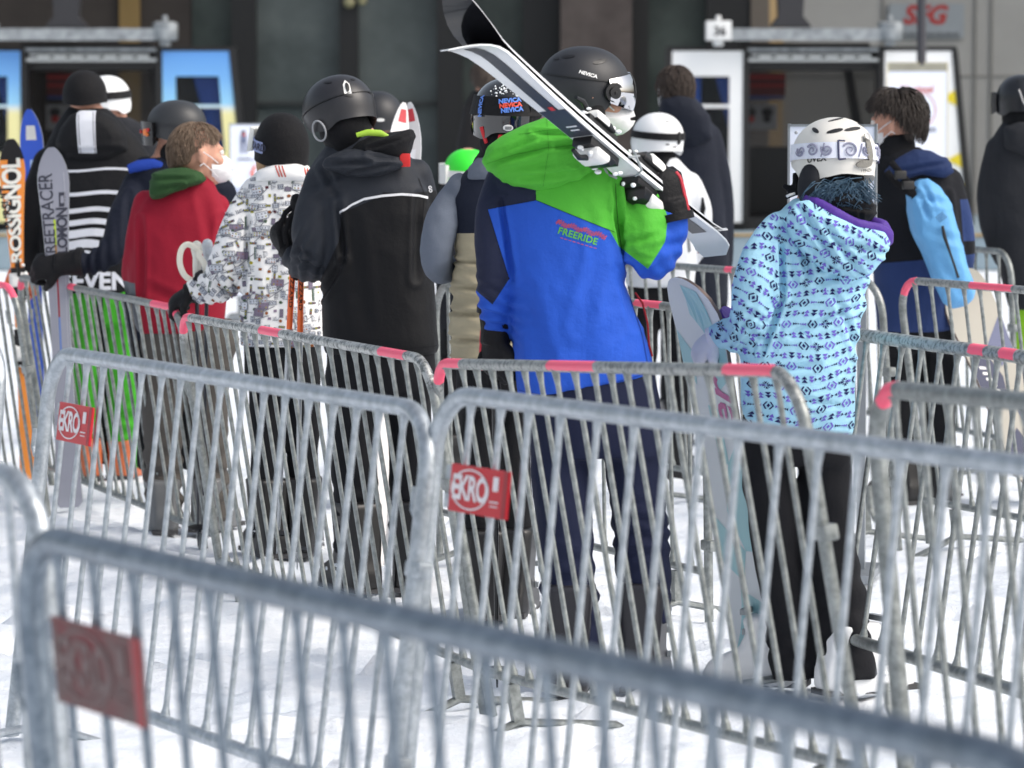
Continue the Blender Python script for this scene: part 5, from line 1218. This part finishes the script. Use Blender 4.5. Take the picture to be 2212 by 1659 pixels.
p = simple('person with short brown hair in a long navy hooded coat before the white cabin', 1495, 19.0, [(202, 1430, 1496, .15), (232, 1424, 1522, .2), (280, 1418, 1545, .24), (340, 1414, 1556, .26), (440, 1416, 1566, .28), (540, 1420, 1572, .28), (660, 1422, 1574, .28)], [[(1530, 295, 0, 28), (1550, 380, 0, 30), (1560, 480, .03, 27), (1560, 570, .08, 22)]], cloth('coat_navy', S(30, 35, 48)), 51, (1459, 198, 0), -12, hoodo=[(1424, 250), (1432, 215), (1465, 203), (1500, 212), (1535, 250), (1540, 300), (1500, 322), (1450, 312)])
h = Helm(p, (1459, 192, 0), .093, .118, .112, -12, 0, 0, [(0, 22), (60, 0), (85, -6), (105, -20), (180, -46)]); h.hair('hair', mat('brown_dark_hair', S(58, 48, 42), .75, var=.25, vscale=50), 600, 30, .006, 7); p.mask()
p = simple('person in a white jacket and white helmet with a black strap', 1440, 17.0, [(340, 1388, 1462, .16), (372, 1364, 1492, .2), (420, 1352, 1506, .24), (500, 1354, 1506, .26), (590, 1352, 1502, .27), (618, 1354, 1500, .27)], [[(1488, 398, 0, 28), (1510, 455, -.03, 28), (1512, 515, 0, 26), (1488, 560, .06, 22)], [(1372, 400, 0, 28), (1360, 480, .0, 28), (1370, 550, .1, 24)]], cloth('jacket_offwhite', S(226, 230, 236), var=.03), 53, (1422, 300, 0), -32, hs=.95)
bv = bvh_of(p.j); dk = MB()
def ly2(pl_, mi): lay(bv, tris_of(p.xz(pl_)), dk, mi, .003, .02)
ly2([(1514, 425), (1518, 428), (1522, 450), (1516, 470), (1508, 476), (1512, 460), (1516, 445)], 0); ly2([(1480, 490), (1484, 490), (1490, 540), (1484, 545)], 1); ly2([(1498, 548), (1512, 538), (1513, 542), (1499, 552)], 2)
addto(p.j, dk, [blk, cloth('trim_grey', S(120, 124, 130)), cloth('stripe_wine', S(150, 70, 84))])
h = Helm(p, (1421, 298, 0), .112, .125, .112, -32, 0, 0, STD); hs = h.shell('helmet', mat('shell_pure_white', S(236, 238, 240), .3, var=.02), .02); h.band('goggle_strap', gl_b, hs, 8, 6, .03, .003, 0, 360)
cp = MB(); h.patch(cp, 165, 0, .018, .055, 4, .008); cp.build('clip', plb, hs); vt = MB()
for (ph, th) in ((-165, -14), (-170, 40), (175, -20)): h.patch(vt, ph, th, .02, .005, 0, .0015)
vt.build('vent', plb, hs); mb = MB(); mb.ell(p.head + V((0, 0, -.12)), (.09, .1, .1)); mb.ell(p.head + V((0, 0, -.18)), (.11, .1, .07)); p.cl('neck_gaiter', mb, blk, .01, 3)
p = simple('person in a dark grey jacket and black helmet cut off by the right edge', 2225, 17.6, [(258, 2168, 2262, .15), (288, 2150, 2292, .2), (330, 2136, 2310, .24), (420, 2132, 2312, .27), (540, 2150, 2306, .28), (640, 2172, 2300, .28), (668, 2182, 2298, .28)], [[(2154, 322, 0, 26), (2138, 400, 0, 27), (2140, 490, 0, 25), (2168, 560, .06, 20)]], cloth('jacket_charcoal', S(44, 46, 51)), 55, (2206, 220, 0), -18, hoodo=[(2170, 320), (2168, 275), (2200, 262), (2250, 265), (2280, 290), (2280, 330), (2220, 345)], lm=cloth('trousers_lime', S(150, 210, 50)))
mb = MB(); mb.ell(p.head + V((0, 0, -.07)), (.09, .102, .1)); p.cl('balaclava', mb, blk, .01, 3)
h = Helm(p, (2206, 214, 0), .112, .126, .112, -18, 0, 0, STD); hs = h.shell('helmet', mat('shell_black_ski', S(26, 28, 33), .3), .02); vt = MB()
for (ph, th) in ((-170, 30), (-190, 30), (-150, 20), (-165, 55), (-200, 55), (-140, 48)): h.patch(vt, ph, th, .014, .014, 0, .0015)
vt.build('vent', plb, hs); cp = MB(); h.patch(cp, -168, 16, .012, .012, 0, .004); 
for s_ in (-1, 1): cp.tube([h.pos(-168 + s_ * 22, 22, .003), h.pos(-168 + s_ * 12, -6, .004), h.pos(-168, -24, .004)], .004, 6)
h.lettering(cp, 'USP', -196, 2, .03, 0, 1, 0, .003, bold=.001); cp.build('clip', mat('clip_silver', S(150, 152, 156), .35, .4), hs)
g_ = MB(); h.band('g', 0, 0, -10, 4, .08, .006, -80, 80, 30, .02, mb=g_); g_.build('goggles', mat('lens_black', 0), hs)
p = simple('person in a white helmet half hidden behind the man in the striped jacket', 270, 19.0, [(252, 225, 275, .14), (276, 212, 322, .2), (312, 200, 346, .25), (500, 205, 345, .27), (620, 210, 340, .27)], [[(330, 310, 0, 24), (340, 400, 0, 24), (330, 480, .05, 20)]], cloth('jacket_dark', S(40, 42, 48)), 57, (236, 218, 0), 20)
h = Helm(p, (232, 212, 0), .112, .125, .112, 20, 0, 0, STD); hs = h.shell('helmet', mat('shell_pure_white', 0), .02); h.band('goggle_strap', gl_b, hs, 10, 6, .035, .003, 0, 360)
p = simple('person in a small black helmet behind the black and grey jacket', 820, 16.0, [(292, 792, 850, .15), (330, 772, 872, .2), (500, 770, 880, .25), (700, 772, 880, .25)], [], cloth('jacket_dark', 0), 59, (820, 258, 0), 0, hs=.95)
h = Helm(p, (816, 253, 0), .108, .118, .108, 0, 0, 0, STD); hs = h.shell('helmet', plbm, .02); cp = MB(); h.patch(cp, 172, -6, .035, .014, 0, .003); cp.build('label', plw, hs)
p = simple('person in a bright green helmet behind the grey fleece sleeve', 1010, 17.0, [(386, 965, 1048, .14), (420, 945, 1062, .18), (560, 940, 1064, .22), (720, 945, 1060, .22)], [], cloth('jacket_dark', 0), 61, (1008, 368, 0), -50, hs=.85)
h = Helm(p, (1010, 366, 0), .098, .108, .092, -50, 0, 0, STD); hs = h.shell('helmet', mat('shell_neon', S(60, 236, 60), .4, var=.03), .02); g_ = MB(); h.band('g', 0, 0, -12, 4, .07, .006, -80, 80, 30, .02, mb=g_); g_.build('goggles', [plw], hs); h.band('goggle_strap', plw, hs, -12, 4, .03, .003, 80, 280)
p = simple('dim person in a black coat far back by the station glass', 1040, 26.0, [(196, 1022, 1070, .15), (225, 1002, 1090, .2), (300, 988, 1100, .26), (420, 980, 1104, .28), (560, 980, 1104, .28)], [], cloth('coat_black', S(40, 39, 40)), 63, (1046, 172, 0), 0)
h = Helm(p, (1046, 170, 0), .095, .12, .116, 0, 0, 0, HAIR); h.hair('hair', mat('brown_dark_hair', 0), 120, 45, .008, 9)
# ---------------------------------------------------------------- skis, poles, boards, backpack
def ski(label, tip, tail, nrm, L=None, wk=1.0, mats=None, group=None, rise=.07, binding=True, bm=None, bpos=.52, art=None, tailrise=.012, waist=.036):
    tip, tail = V(tip), V(tail); L = L or (tail - tip).length; t = (tail - tip).normalized(); n = V(nrm); n = (n - t * n.dot(t)).normalized(); s_ = t.cross(n)
    root = thing('ski', label, 'ski', tip + t * L, group); o = root.location
    ox = tip - V(o)
    def width(k):
        x = k * L
        if k < .10: return .059 * math.sin(min(1, (x + .004) / (.10 * L)) * math.pi / 2) ** .55
        if k > .985: return .052 * (1 - .35 * ((k - .985) / .015))
        a = (k - .10) / .885; return waist + (.059 - waist) * (1 - min(1, a / .5)) ** 2 + .015 * max(0, (a - .5) / .5) ** 2
    def mid(k):
        r = rise * max(0, (.16 - k) / .16) ** 2 + tailrise * max(0, (k - .95) / .05) ** 2
        return ox + t * (k * L) + n * r
    ks = [.0, .006, .015, .03, .05, .075, .10, .13, .17] + [.17 + .8 * i / 22 for i in range(1, 23)] + [.98, .985, .993, 1.0]
    mb = MB(); rings = []
    for k in ks:
        w_ = width(k) * wk; th = .004 + .007 * math.sin(max(0, min(1, (k - .08) / .86)) * math.pi) ** .7; c = mid(k)
        rings.append([c - s_ * w_, c + s_ * w_, c + s_ * w_ * .97 + n * th, c - s_ * w_ * .97 + n * th])
    base = len(mb.v); mb.loft(rings, 0)
    nf = len(ks) - 1
    for i in range(nf):
        mb.m[i * 4 + 0] = 2; mb.m[i * 4 + 1] = 1; mb.m[i * 4 + 2] = 0; mb.m[i * 4 + 3] = 1
    top = lambda k, v, off=.0015: mid(k) + s_ * v * width(k) * wk + n * (.004 + .007 * math.sin(max(0, min(1, (k - .08) / .86)) * math.pi) ** .7 + off)
    def strip(k0, k1, v0, v1, mi, nn=14, off=.0012, taper=0):
        for i in range(nn):
            a, b = k0 + (k1 - k0) * i / nn, k0 + (k1 - k0) * (i + 1) / nn
            ta, tb = (1 - taper * (1 - i / nn)), (1 - taper * (1 - (i + 1) / nn)); vc, vh = (v0 + v1) / 2, (v1 - v0) / 2
            mb.add([top(a, vc - vh * ta, off), top(a, vc + vh * ta, off), top(b, vc + vh * tb, off), top(b, vc - vh * tb, off)], [(0, 1, 2, 3)], mi)
    def words(txt, k0, size, v0, mi, flip=1, off=.0025, **kw):      # reading along the ski
        for q in text_tris(txt, size, **kw): mb.add([top(k0 + flip * x / L, v0 - flip * z / (.045 * wk), off) for x, z in q], [(0, 1, 2)], mi)
    if art: art(strip, words)
    mb.build('ski_body', mats, root, ang=35)
    if binding:
        for (k, ln, hh) in ((bpos - .075, .10, .042), (bpos + .11, .11, .05)):
            c = mid(k) + n * .012; b = MB()
            R3 = M((t, s_, n)).transposed(); b.box(c + n * .012, (ln * 1.5, .062, .024), R3)
            b.loft([[c + t * (sx * ln * .5 * a) + s_ * (sy * .038 * a2) + n * z for sx, sy in ((-1, -1), (1, -1), (1, 1), (-1, 1))] for (a, a2, z) in ((1, 1, .02), (1.0, 1.05, hh * .6), (.75, .85, hh), (.35, .5, hh * 1.12))])
            bo = b.build('binding', plb, root, bevel=.006)
            w_ = MB(); sg_ = -1 if k < bpos else 1
            w_.loft([[c + t * (sg_ * ln * .18 + sx * ln * .34 * a) + s_ * (sy * .041 * a2) + n * z for sx, sy in ((-1, -1), (1, -1), (1, 1), (-1, 1))] for (a, a2, z) in ((1, 1, hh * .5), (1, 1.02, hh * .95), (.6, .7, hh * 1.25))])
            w_.build('cover', plw, bo, bevel=.006); lv = MB()
            lv.tube([c + t * sg_ * ln * .3 + n * hh, c + t * sg_ * ln * .75 + n * hh * 1.5, c + t * sg_ * ln * 1.1 + n * hh * 1.35], [.009, .008, .006], 8); lv.build('lever', plb, bo)
            if k > bpos:
                br = MB()
                for sy in (-1, 1): br.tube([c - t * ln * .9 + s_ * sy * .03 + n * .01, c - t * ln * 1.0 + s_ * sy * .055 - n * .0, c - t * ln * 1.5 + s_ * sy * .058 - n * .03], .0035, 6)
                br.build('brake', galv.m, bo)
            sn = MB(); r_ = random.Random(int(k * 100))
            for _ in range(14): sn.ell(c + t * r_.uniform(-ln, ln) * .9 + s_ * r_.uniform(-.035, .035) + n * r_.uniform(.02, hh * 1.1), (r_.uniform(.004, .014), r_.uniform(.004, .014), r_.uniform(.004, .009)), None, 7, 5)
            tag(sn.build('snow_crust', snowbit, bo), kind='stuff')
    return root
edge_steel = mat('ski_edge', S(176, 180, 184), .3, .7); base_blk = mat('ski_base', S(20, 21, 24), .12, coat=.6)
ski_w, ski_d, ski_g = mat('ski_white', S(226, 229, 231), .25, var=.03), mat('ski_dark', S(58, 62, 70), .35), mat('ski_red', S(190, 50, 50), .4)
def art_white(strip, words):
    strip(.07, .47, -.5, .45, 3, taper=.4); strip(.36, .47, -.9, .9, 3, off=.0018); strip(.72, .93, -.45, .45, 3, taper=.0)
    strip(.345, .36, -.3, .05, 4, off=.002, nn=2); strip(.425, .43, -.5, .3, 0, off=.0028, nn=2); strip(.44, .445, -.4, .25, 0, off=.0028, nn=2)
# the pair on the shoulder: base to base, tips back over the helmet, tails forward and down
tipA, tailA = at(972, 44, 10.0), at(1548, 530, 11.06)
t_ = (tailA - tipA).normalized(); n0 = V((0, -1, 0)); n0 = (n0 - t_ * n0.dot(t_)).normalized()
wl = t_.cross(n0); wl = wl if wl.x < 0 else -wl
nA = n0 * .62 + wl * .78
ga = 'two skis carried base to base on a shoulder'
ski('lower white and grey ski on the shoulder, its top sheet facing the camera', tipA, tailA, nA, None, 1.12, [ski_w, mat('ski_side_white', S(236, 238, 240), .15, .0, var=.02), base_blk, ski_d, ski_g], ga, .085, True, None, .60, art_white, .03)
off = -nA * .009
ski('upper ski on the shoulder with its black base showing at the tip', tipA + off + t_ * -.03, tailA + off + t_ * -.02, -nA, None, 1.12, [ski_w, mat('ski_side_silver', S(206, 208, 212), .25, var=.03), base_blk, ski_d, ski_g], ga, .085, True, None, .60, art_white, .03)

def ground_under(pt): return V((pt.x, pt.y, 0))
def standing(label, xt, yt, xb, Y, yawn, mats, art, wk=1.0, group=None, binding=False, dY=.0, rise=.05, yb=None, waist=.036):
    tip = at(xt, yt, Y); b = at(xb, yb or ground_y(Y + dY) - 4, Y + dY); n = V((math.sin(R(yawn)), -math.cos(R(yawn)), .15))
    return ski(label, tip, b, n, None, wk, mats, group, rise, binding, None, .5, art, waist=waist)
gl = 'skis standing upright at the left'
def art_ros(strip, words):
    strip(.0, .42, -.34, .34, 3, off=.001); strip(.0, .06, -1, 1, 3, off=.0012); words('ROSSIGNOL', .21, .09, .0, 4, -1, bold=.003, space=.92); strip(.45, .5, -1, 1, 5, nn=3); strip(.5, .55, -1, 0, 6, nn=3); strip(.55, .62, -1, 1, 4, nn=3); words('PURSUIT', .2, .05, .72, 3, -1, bold=.002)
cm = [mat('ski_orange', S(226, 140, 62), .35), edge_steel, base_blk, mat('ski_black', S(26, 26, 28), .35), mat('ski_letters', S(222, 222, 216), .4), mat('ski_grey', S(160, 162, 164), .4), mat('ski_skyblue', S(70, 150, 220), .4), mat('ski_yellow', S(206, 204, 60), .4)]
standing('orange ski with black panel and white lettering at the left edge', 22, 300, 62, 16.9, 12, cm, art_ros, 1.0, gl, True, waist=.024)
def art_blue(strip, words):
    strip(.045, .085, -.45, .45, 3, nn=3); strip(.14, .30, -.25, .2, 4, nn=5); strip(.32, .35, -.2, .2, 5, nn=2); strip(.36, .40, -1, 1, 4, nn=3)
standing('bright blue ski tip with a white oblong behind the orange ski', 68, 236, 84, 17.45, -6, [mat('ski_blue', S(44, 92, 216), .35, var=.25, vscale=2), edge_steel, base_blk, plw, mat('ski_pale', S(170, 196, 236), .4), mat('ski_yellow', 0)], art_blue, .92, gl)
def art_grey(strip, words):
    words('STREETRACER', .205, .062, .45, 3, -1, bold=.0008, space=1.0); words('SALOMON', .25, .055, -.52, 3, -1, bold=.002, space=.9); strip(.125, .165, -.75, -.30, 3, nn=2); strip(.135, .155, -.63, -.42, 0, nn=2, off=.003)
    strip(.20, .27, -.02, .14, 4, nn=3); strip(.27, .30, -.02, .14, 7, nn=2); strip(.30, .36, -.02, .14, 4, nn=3); strip(.36, .47, -.02, .14, 5, nn=4); strip(.47, .6, -.02, .14, 6, nn=4)
    strip(.07, .62, -.72, -.68, 8, nn=10); strip(.07, .62, .22, .26, 8, nn=10)
standing('grey ski with dark lettering held in front of the striped jacket', 112, 318, 150, 15.75, 4, [mat('ski_silver', S(148, 150, 162), .3, .2, var=.12), edge_steel, base_blk, mat('ski_ink', S(50, 52, 66), .5), mat('ski_lime', S(176, 200, 50), .5), mat('ski_wine', S(150, 34, 50), .5), mat('ski_bluegrey', S(92, 124, 190), .5), mat('ski_brownish', S(150, 110, 50), .5), mat('ski_line', S(176, 178, 188), .4)], art_grey, 1.12, gl, False, 0)
def art_wr(strip, words):
    strip(.014, .04, -.6, .4, 3, nn=4); strip(.1, .6, -.5, .5, 4, nn=8); strip(.3, .42, -1, 1, 5, nn=4)
wr_m = [mat('ski_offwhite', S(222, 220, 220), .35), edge_steel, mat('ski_base_pale', S(200, 200, 204), .3), mat('ski_tipred', S(196, 56, 66), .4), mat('ski_snowy', S(234, 234, 238), .6), plb]
gw = 'white ski pair with red tips'
standing('white ski with a red tip leaning left above the grey hood', 862, 233, 812, 14.6, 24, wr_m, art_wr, .72, gw, False, -.9, .045)
standing('white ski with a red tip leaning right above the grey hood', 899, 233, 826, 14.62, -30, wr_m, art_wr, .72, gw, False, -.9, .045)

def pole(label, top, tip, shaft, grip, rad=.0085, group=None, hi=None, text=None, strap=None, gl=.13):
    top, tip = V(top), V(tip); t = (tip - top).normalized(); L = (tip - top).length; root = thing('ski_pole', label, 'ski pole', tip, group); o = V(tip)
    P = lambda k: top + t * k - o
    sh = MB(); mats = [shaft]
    if hi:
        mats += [hi[0]]; sh.tube([P(gl * .6), P(hi[1])], rad, 12, 1); sh.tube([P(hi[1]), P(L - .06)], [rad * .9, rad * .6], 12, 0)
        if text:
            mats.append(plb)
            for q in text_tris(text, .03, bold=.0006): sh.add([P(.30 * hi[1] + .16 + x) + V((1, 0, 0)) * (z * .55) + V((0, -rad * math.sqrt(max(.05, 1 - min(1, abs(z * .55) / rad) ** 2)) - .0012, 0)) for x, z in q], [(0, 1, 2)], 2)
    else: sh.tube([P(gl * .6), P(L - .06)], [rad, rad * .62], 12)
    sh.tube([P(L - .07), P(L)], [.004, .002], 8); sh.build('shaft', mats, root)
    g = MB(); g.tube([P(-.015), P(.0), P(.03), P(.06), P(.10), P(gl)], [.02, .022, .015, .016, .0145, .018], 12, round_=True); g.build('grip', grip, root)
    b = MB(); q = P(L - .075); b.tube([q - t * .008, q, q + t * .006], [.012, .042, .04], 16); b.build('basket', plb, root)
    s_ = MB(); pts = [P(.0), P(.02) + V((-.035, -.02, -.01)), P(.09) + V((-.055, -.02, 0)), P(.15) + V((-.04, -.02, 0)), P(.13) + V((-.012, -.012, 0)), P(.03) + V((.0, -.01, 0))]
    if strap: pts = [P(0) + V(k) for k in strap[1]]
    if strap:
        q_ = []
        for i in range(len(pts) - 1):
            p0, p1, p2, p3 = pts[max(0, i - 1)], pts[i], pts[i + 1], pts[min(len(pts) - 1, i + 2)]
            q_ += [.5 * ((2 * p1) + (p2 - p0) * t_ + (2 * p0 - 5 * p1 + 4 * p2 - p3) * t_ * t_ + (3 * p1 - p0 - 3 * p2 + p3) * t_ ** 3) for t_ in (0, .2, .4, .6, .8)]
        pts = q_ + [pts[-1]]
    s_.tube(pts, .011 if strap else .0095, 8, flat=.25); s_.build('strap', strap[0] if strap else grip, root)
    return root
silver = mat('pole_silver', S(186, 190, 194), .3, .7); orange = mat('pole_orange', S(255, 112, 52), .4)
gp = 'orange and silver ski poles held by the person in black'
B = bigblack
for (x0, y0, x1, lab, yb) in ((640, 440, 598, 'left orange and silver ski pole beside the black glove', 1196), (652, 446, 642, 'right orange and silver ski pole beside the black glove', 1230)):
    a = at(x0, y0, 13.22); g_ = at(x1, yb, yfor(yb, .01))
    pole(lab, a, at(x1, yb, 13.3), silver, gl_b, .0105, gp, (orange, .435), 'BLIZZARD')
wst = mat('strap_cream', S(226, 222, 208), .6); gw2 = 'dark ski poles with pale straps'
K = 14.2
pole('ski pole with loose cream straps in front of the red jacket', at(425, 540, K), at(428, 1180, K + .1), mat('pole_dark_shaft', S(64, 66, 72), .35, .4), mat('grip_cream', S(216, 214, 204), .5), .008, gw2, strap=(wst, [(.01, -.02, 0), (-.03, -.03, .022), (-.055, -.03, -.0), (-.06, -.03, -.05), (-.04, -.035, -.095), (.0, -.03, -.115), (.035, -.03, -.10), (.03, -.03, -.05), (.012, -.03, -.02), (.016, -.03, .0)]))
pole('ski pole with a translucent pale grip nearest the printed sleeve', at(448, 536, K + .06), at(438, 1184, K + .15), mat('pole_dark_shaft', 0), mat('grip_pale', S(196, 202, 208), .3), .008, gw2, strap=(mat('strap_grey', S(190, 196, 204), .6), [(0, -.02, 0), (.02, -.03, -.03), (.03, -.03, -.09), (.0, -.03, -.11), (-.02, -.03, -.06)]))
pole('black ski pole with white lettering in the red trimmed glove', at(1068, 742, 10.86), at(1074, 1500, 10.95), mat('pole_black', S(26, 26, 28), .3), gl_b, .0095)

def board(label, pts, mats, art, thick_dir, loc, L, W, group=None, th=.011, bind=()):
    """snowboard: pts = (origin at the lower tip, long axis, width axis, normal)"""
    o, t, s_, n = pts; root = thing('snowboard', label, 'snowboard', o, group)
    def half(k):
        e = min(k, 1 - k) * L / (W * .62)
        return W / 2 * (math.sqrt(max(0, 1 - (1 - min(1, e)) ** 2.2))) * (1 - .13 * math.sin(math.pi * k) ** 2)
    ks = [0, .004, .012, .03, .06, .1, .14] + [.14 + .72 * i / 16 for i in range(1, 17)] + [.9, .94, .97, .988, .996, 1]
    rs = []
    for k in ks:
        r = .05 * (max(0, (k - .84) / .16) ** 2 + max(0, (.16 - k) / .16) ** 2); c = t * (k * L) + n * r; w_ = max(.004, half(k))
        rs.append([c - s_ * w_, c + s_ * w_, c + s_ * w_ + n * th, c - s_ * w_ + n * th])
    mb = MB().loft(rs, 0)
    for i in range(len(ks) - 1): mb.m[i * 4] = 2; mb.m[i * 4 + 1] = mb.m[i * 4 + 3] = 1
    def P(k, v, off=.001, sd=1):
        r = .05 * (max(0, (k - .84) / .16) ** 2 + max(0, (.16 - k) / .16) ** 2); v = max(-half(k) * .985, min(half(k) * .985, v * W / 2))
        return t * (k * L) + n * (r + (th + off if sd > 0 else -off)) + s_ * v
    def poly(pl_, mi, sd=1, off=.001):
        for tr in split(tris_of(pl_), .12):
            mb.add([P(k, v, off, sd) for k, v in tr], [(0, 1, 2)], mi)
    def words(txt, k0, v0, size, mi, sd=1, fl=1, **kw):
        for q in text_tris(txt, size, **kw): mb.add([P(k0 + x / L, v0 + fl * z / (W / 2), .002, sd) for x, z in q], [(0, 1, 2)], mi)
    art(poly, words); mb.build('deck', mats, root, ang=35); return root
steel_e = mat('board_edge', S(120, 104, 98), .4, .5)
tp, bt = at(1497, 590, 10.98), at(1648, 1440, 11.02); t_ = (tp - bt).normalized(); L = (tp - bt).length
s_ = V((.47, -.88, 0)); s_ = (s_ - t_ * s_.dot(t_)).normalized(); n_ = t_.cross(s_); n_ = n_ if n_.y < 0 else -n_
def art_girl(poly, words):
    for (a, m_) in (([(.98, .0), (.96, .5), (.86, .62), (.85, .2), (.9, -.2)], 3), ([(.86, .95), (.74, .95), (.70, .3), (.80, .1)], 3), ([(.86, -.95), (.78, -.95), (.72, -.5), (.80, -.4)], 3), ([(.67, -.2), (.66, .2), (.52, .25), (.52, -.1)], 3), ([(.60, .9), (.52, .2), (.40, -.2), (.30, .3), (.30, .95)], 3), ([(.40, -.95), (.28, -.95), (.22, .0), (.30, .3)], 3), ([(.16, .9), (.05, .5), (.05, -.5), (.2, -.2)], 3)): poly(a, m_)
    words('er', .66, .42, .17, 4, 1, -1, shear=.35, bold=.002)
board('white and teal snowboard with pink script held upright by the white glove', (bt, t_, s_, n_), [mat('board_white', S(206, 212, 216), .35, var=.04), steel_e, mat('board_base', S(150, 160, 166), .4), mat('board_teal', S(150, 196, 202), .4, var=.05), mat('board_pink', S(176, 84, 140), .4)], art_girl, None, None, L, .27)
tp, bt = at(2062, 590, 15.98), at(2262, 1062, 15.9); t_ = (tp - bt).normalized(); L = (tp - bt).length
s_ = V((.62, .6, .4)); s_ = (s_ - t_ * s_.dot(t_)).normalized(); n_ = t_.cross(s_); n_ = n_ if n_.y < 0 else -n_
def art_nav(poly, words):
    sd = 1
    poly([(.78, .98), (.62, .98), (.56, .2), (.66, -.05)], 3); poly([(.68, -.25), (.62, -.9), (.46, -.98), (.40, -.1), (.52, .1)], 4); poly([(.44, .95), (.32, .95), (.28, .2), (.36, .1)], 3); poly([(.30, -.2), (.22, -.9), (.1, -.4), (.16, .2)], 4)
    for i in range(7): poly([(.60 - i * .028, -.62 + i * .04), (.588 - i * .028, -.62 + i * .04), (.575 - i * .028, -.40 + i * .04), (.587 - i * .028, -.40 + i * .04)], 5, 1, .002)
board('beige and navy snowboard leaning behind the barrier at the right', (bt, t_, s_, n_), [mat('board_beige', S(158, 154, 144), .45, var=.06), steel_e, mat('board_base', 0), mat('board_slate', S(86, 92, 122), .45), mat('board_navy', S(44, 50, 78), .45), plw], art_nav, None, None, L, .30)

# light blue roll backpack
Y = 15.72; loc = at(2030, 660, Y); root = thing('backpack', 'light blue roll top backpack slung on the navy jacket', 'backpack', loc)
Pq = lambda x, y, d=0: at(x, y, Y + d) - loc
ol = [(1958, 420), (1978, 392), (2004, 384), (2030, 400), (2052, 440), (2070, 500), (2090, 570), (2108, 622), (2104, 645), (2084, 662), (2058, 668), (2036, 655), (2012, 605), (1990, 545), (1968, 495), (1958, 455)]
mb = MB(); P_ = [Pq(*q) for q in ol]; c = sum(P_, V()) / len(P_); rs = []
for (k, z) in ((.3, -.11), (.65, -.1), (.88, -.07), (.98, -.03), (1, 0), (.98, .04), (.8, .09), (.4, .1)): rs.append([c + (q - c) * k + V((0, z, 0)) for q in P_])
mb.loft(rs); cr = [(*[(q.x, q.z) for q in (Pq(a, b), )][0], *[(q.x, q.z) for q in (Pq(c_, d_), )][0], amp, wd * Y / F) for (a, b, c_, d_, amp, wd) in ((1985, 430, 2000, 470, .012, 6), (1975, 420, 2040, 440, .010, 7), (2000, 500, 2070, 520, .006, 9), (1990, 400, 2010, 440, .008, 5), (2020, 560, 2080, 640, .006, 9))]
bag = fuse('bag', mb, cloth('bag_blue', S(112, 178, 232), rough=.5, weave=.02, var=.05), root, .009, 4, ((.006, 9, 9, 9, False),), cr, (), 71)
zp = MB(); zp.tube([Pq(x, y, -.125) for x, y in ((2036, 488), (2040, 510), (2052, 545), (2064, 580), (2070, 600))], [.006, .008, .005, .005, .006], 8); zp.build('zip', plb, root)
tx = MB(); bvb = bvh_of(bag)
for k in range(4):
    q = [Pq(2014 + k * 3, 468 - k * 2 + k * 5), Pq(2030 + k * 3, 456 + k * 3)]
    lay(bvb, tris_of([(q[0].x, q[0].z), (q[1].x, q[1].z), (q[1].x, q[1].z - .004), (q[0].x, q[0].z - .004)]), tx, 0, .003, .02)
addto(bag, tx, [mat('bag_print', S(60, 100, 140), .6)])
sp_ = MB()
for pts in (((1975, 410), (1950, 380), (1925, 350)), ((1970, 420), (1940, 400), (1915, 370)), ((1985, 440), (1975, 425), (1968, 405))): sp_.tube([Pq(x, y, -.06) for x, y in pts], .014, 10, flat=.35)
sp_.build('strap', blk, root); bu = MB()
for x, y in ((1945, 378), (1962, 400)): bu.box(Pq(x, y, -.09), (.05, .02, .035), rotz(.3))
bu.build('buckle', plb, root, bevel=.006)
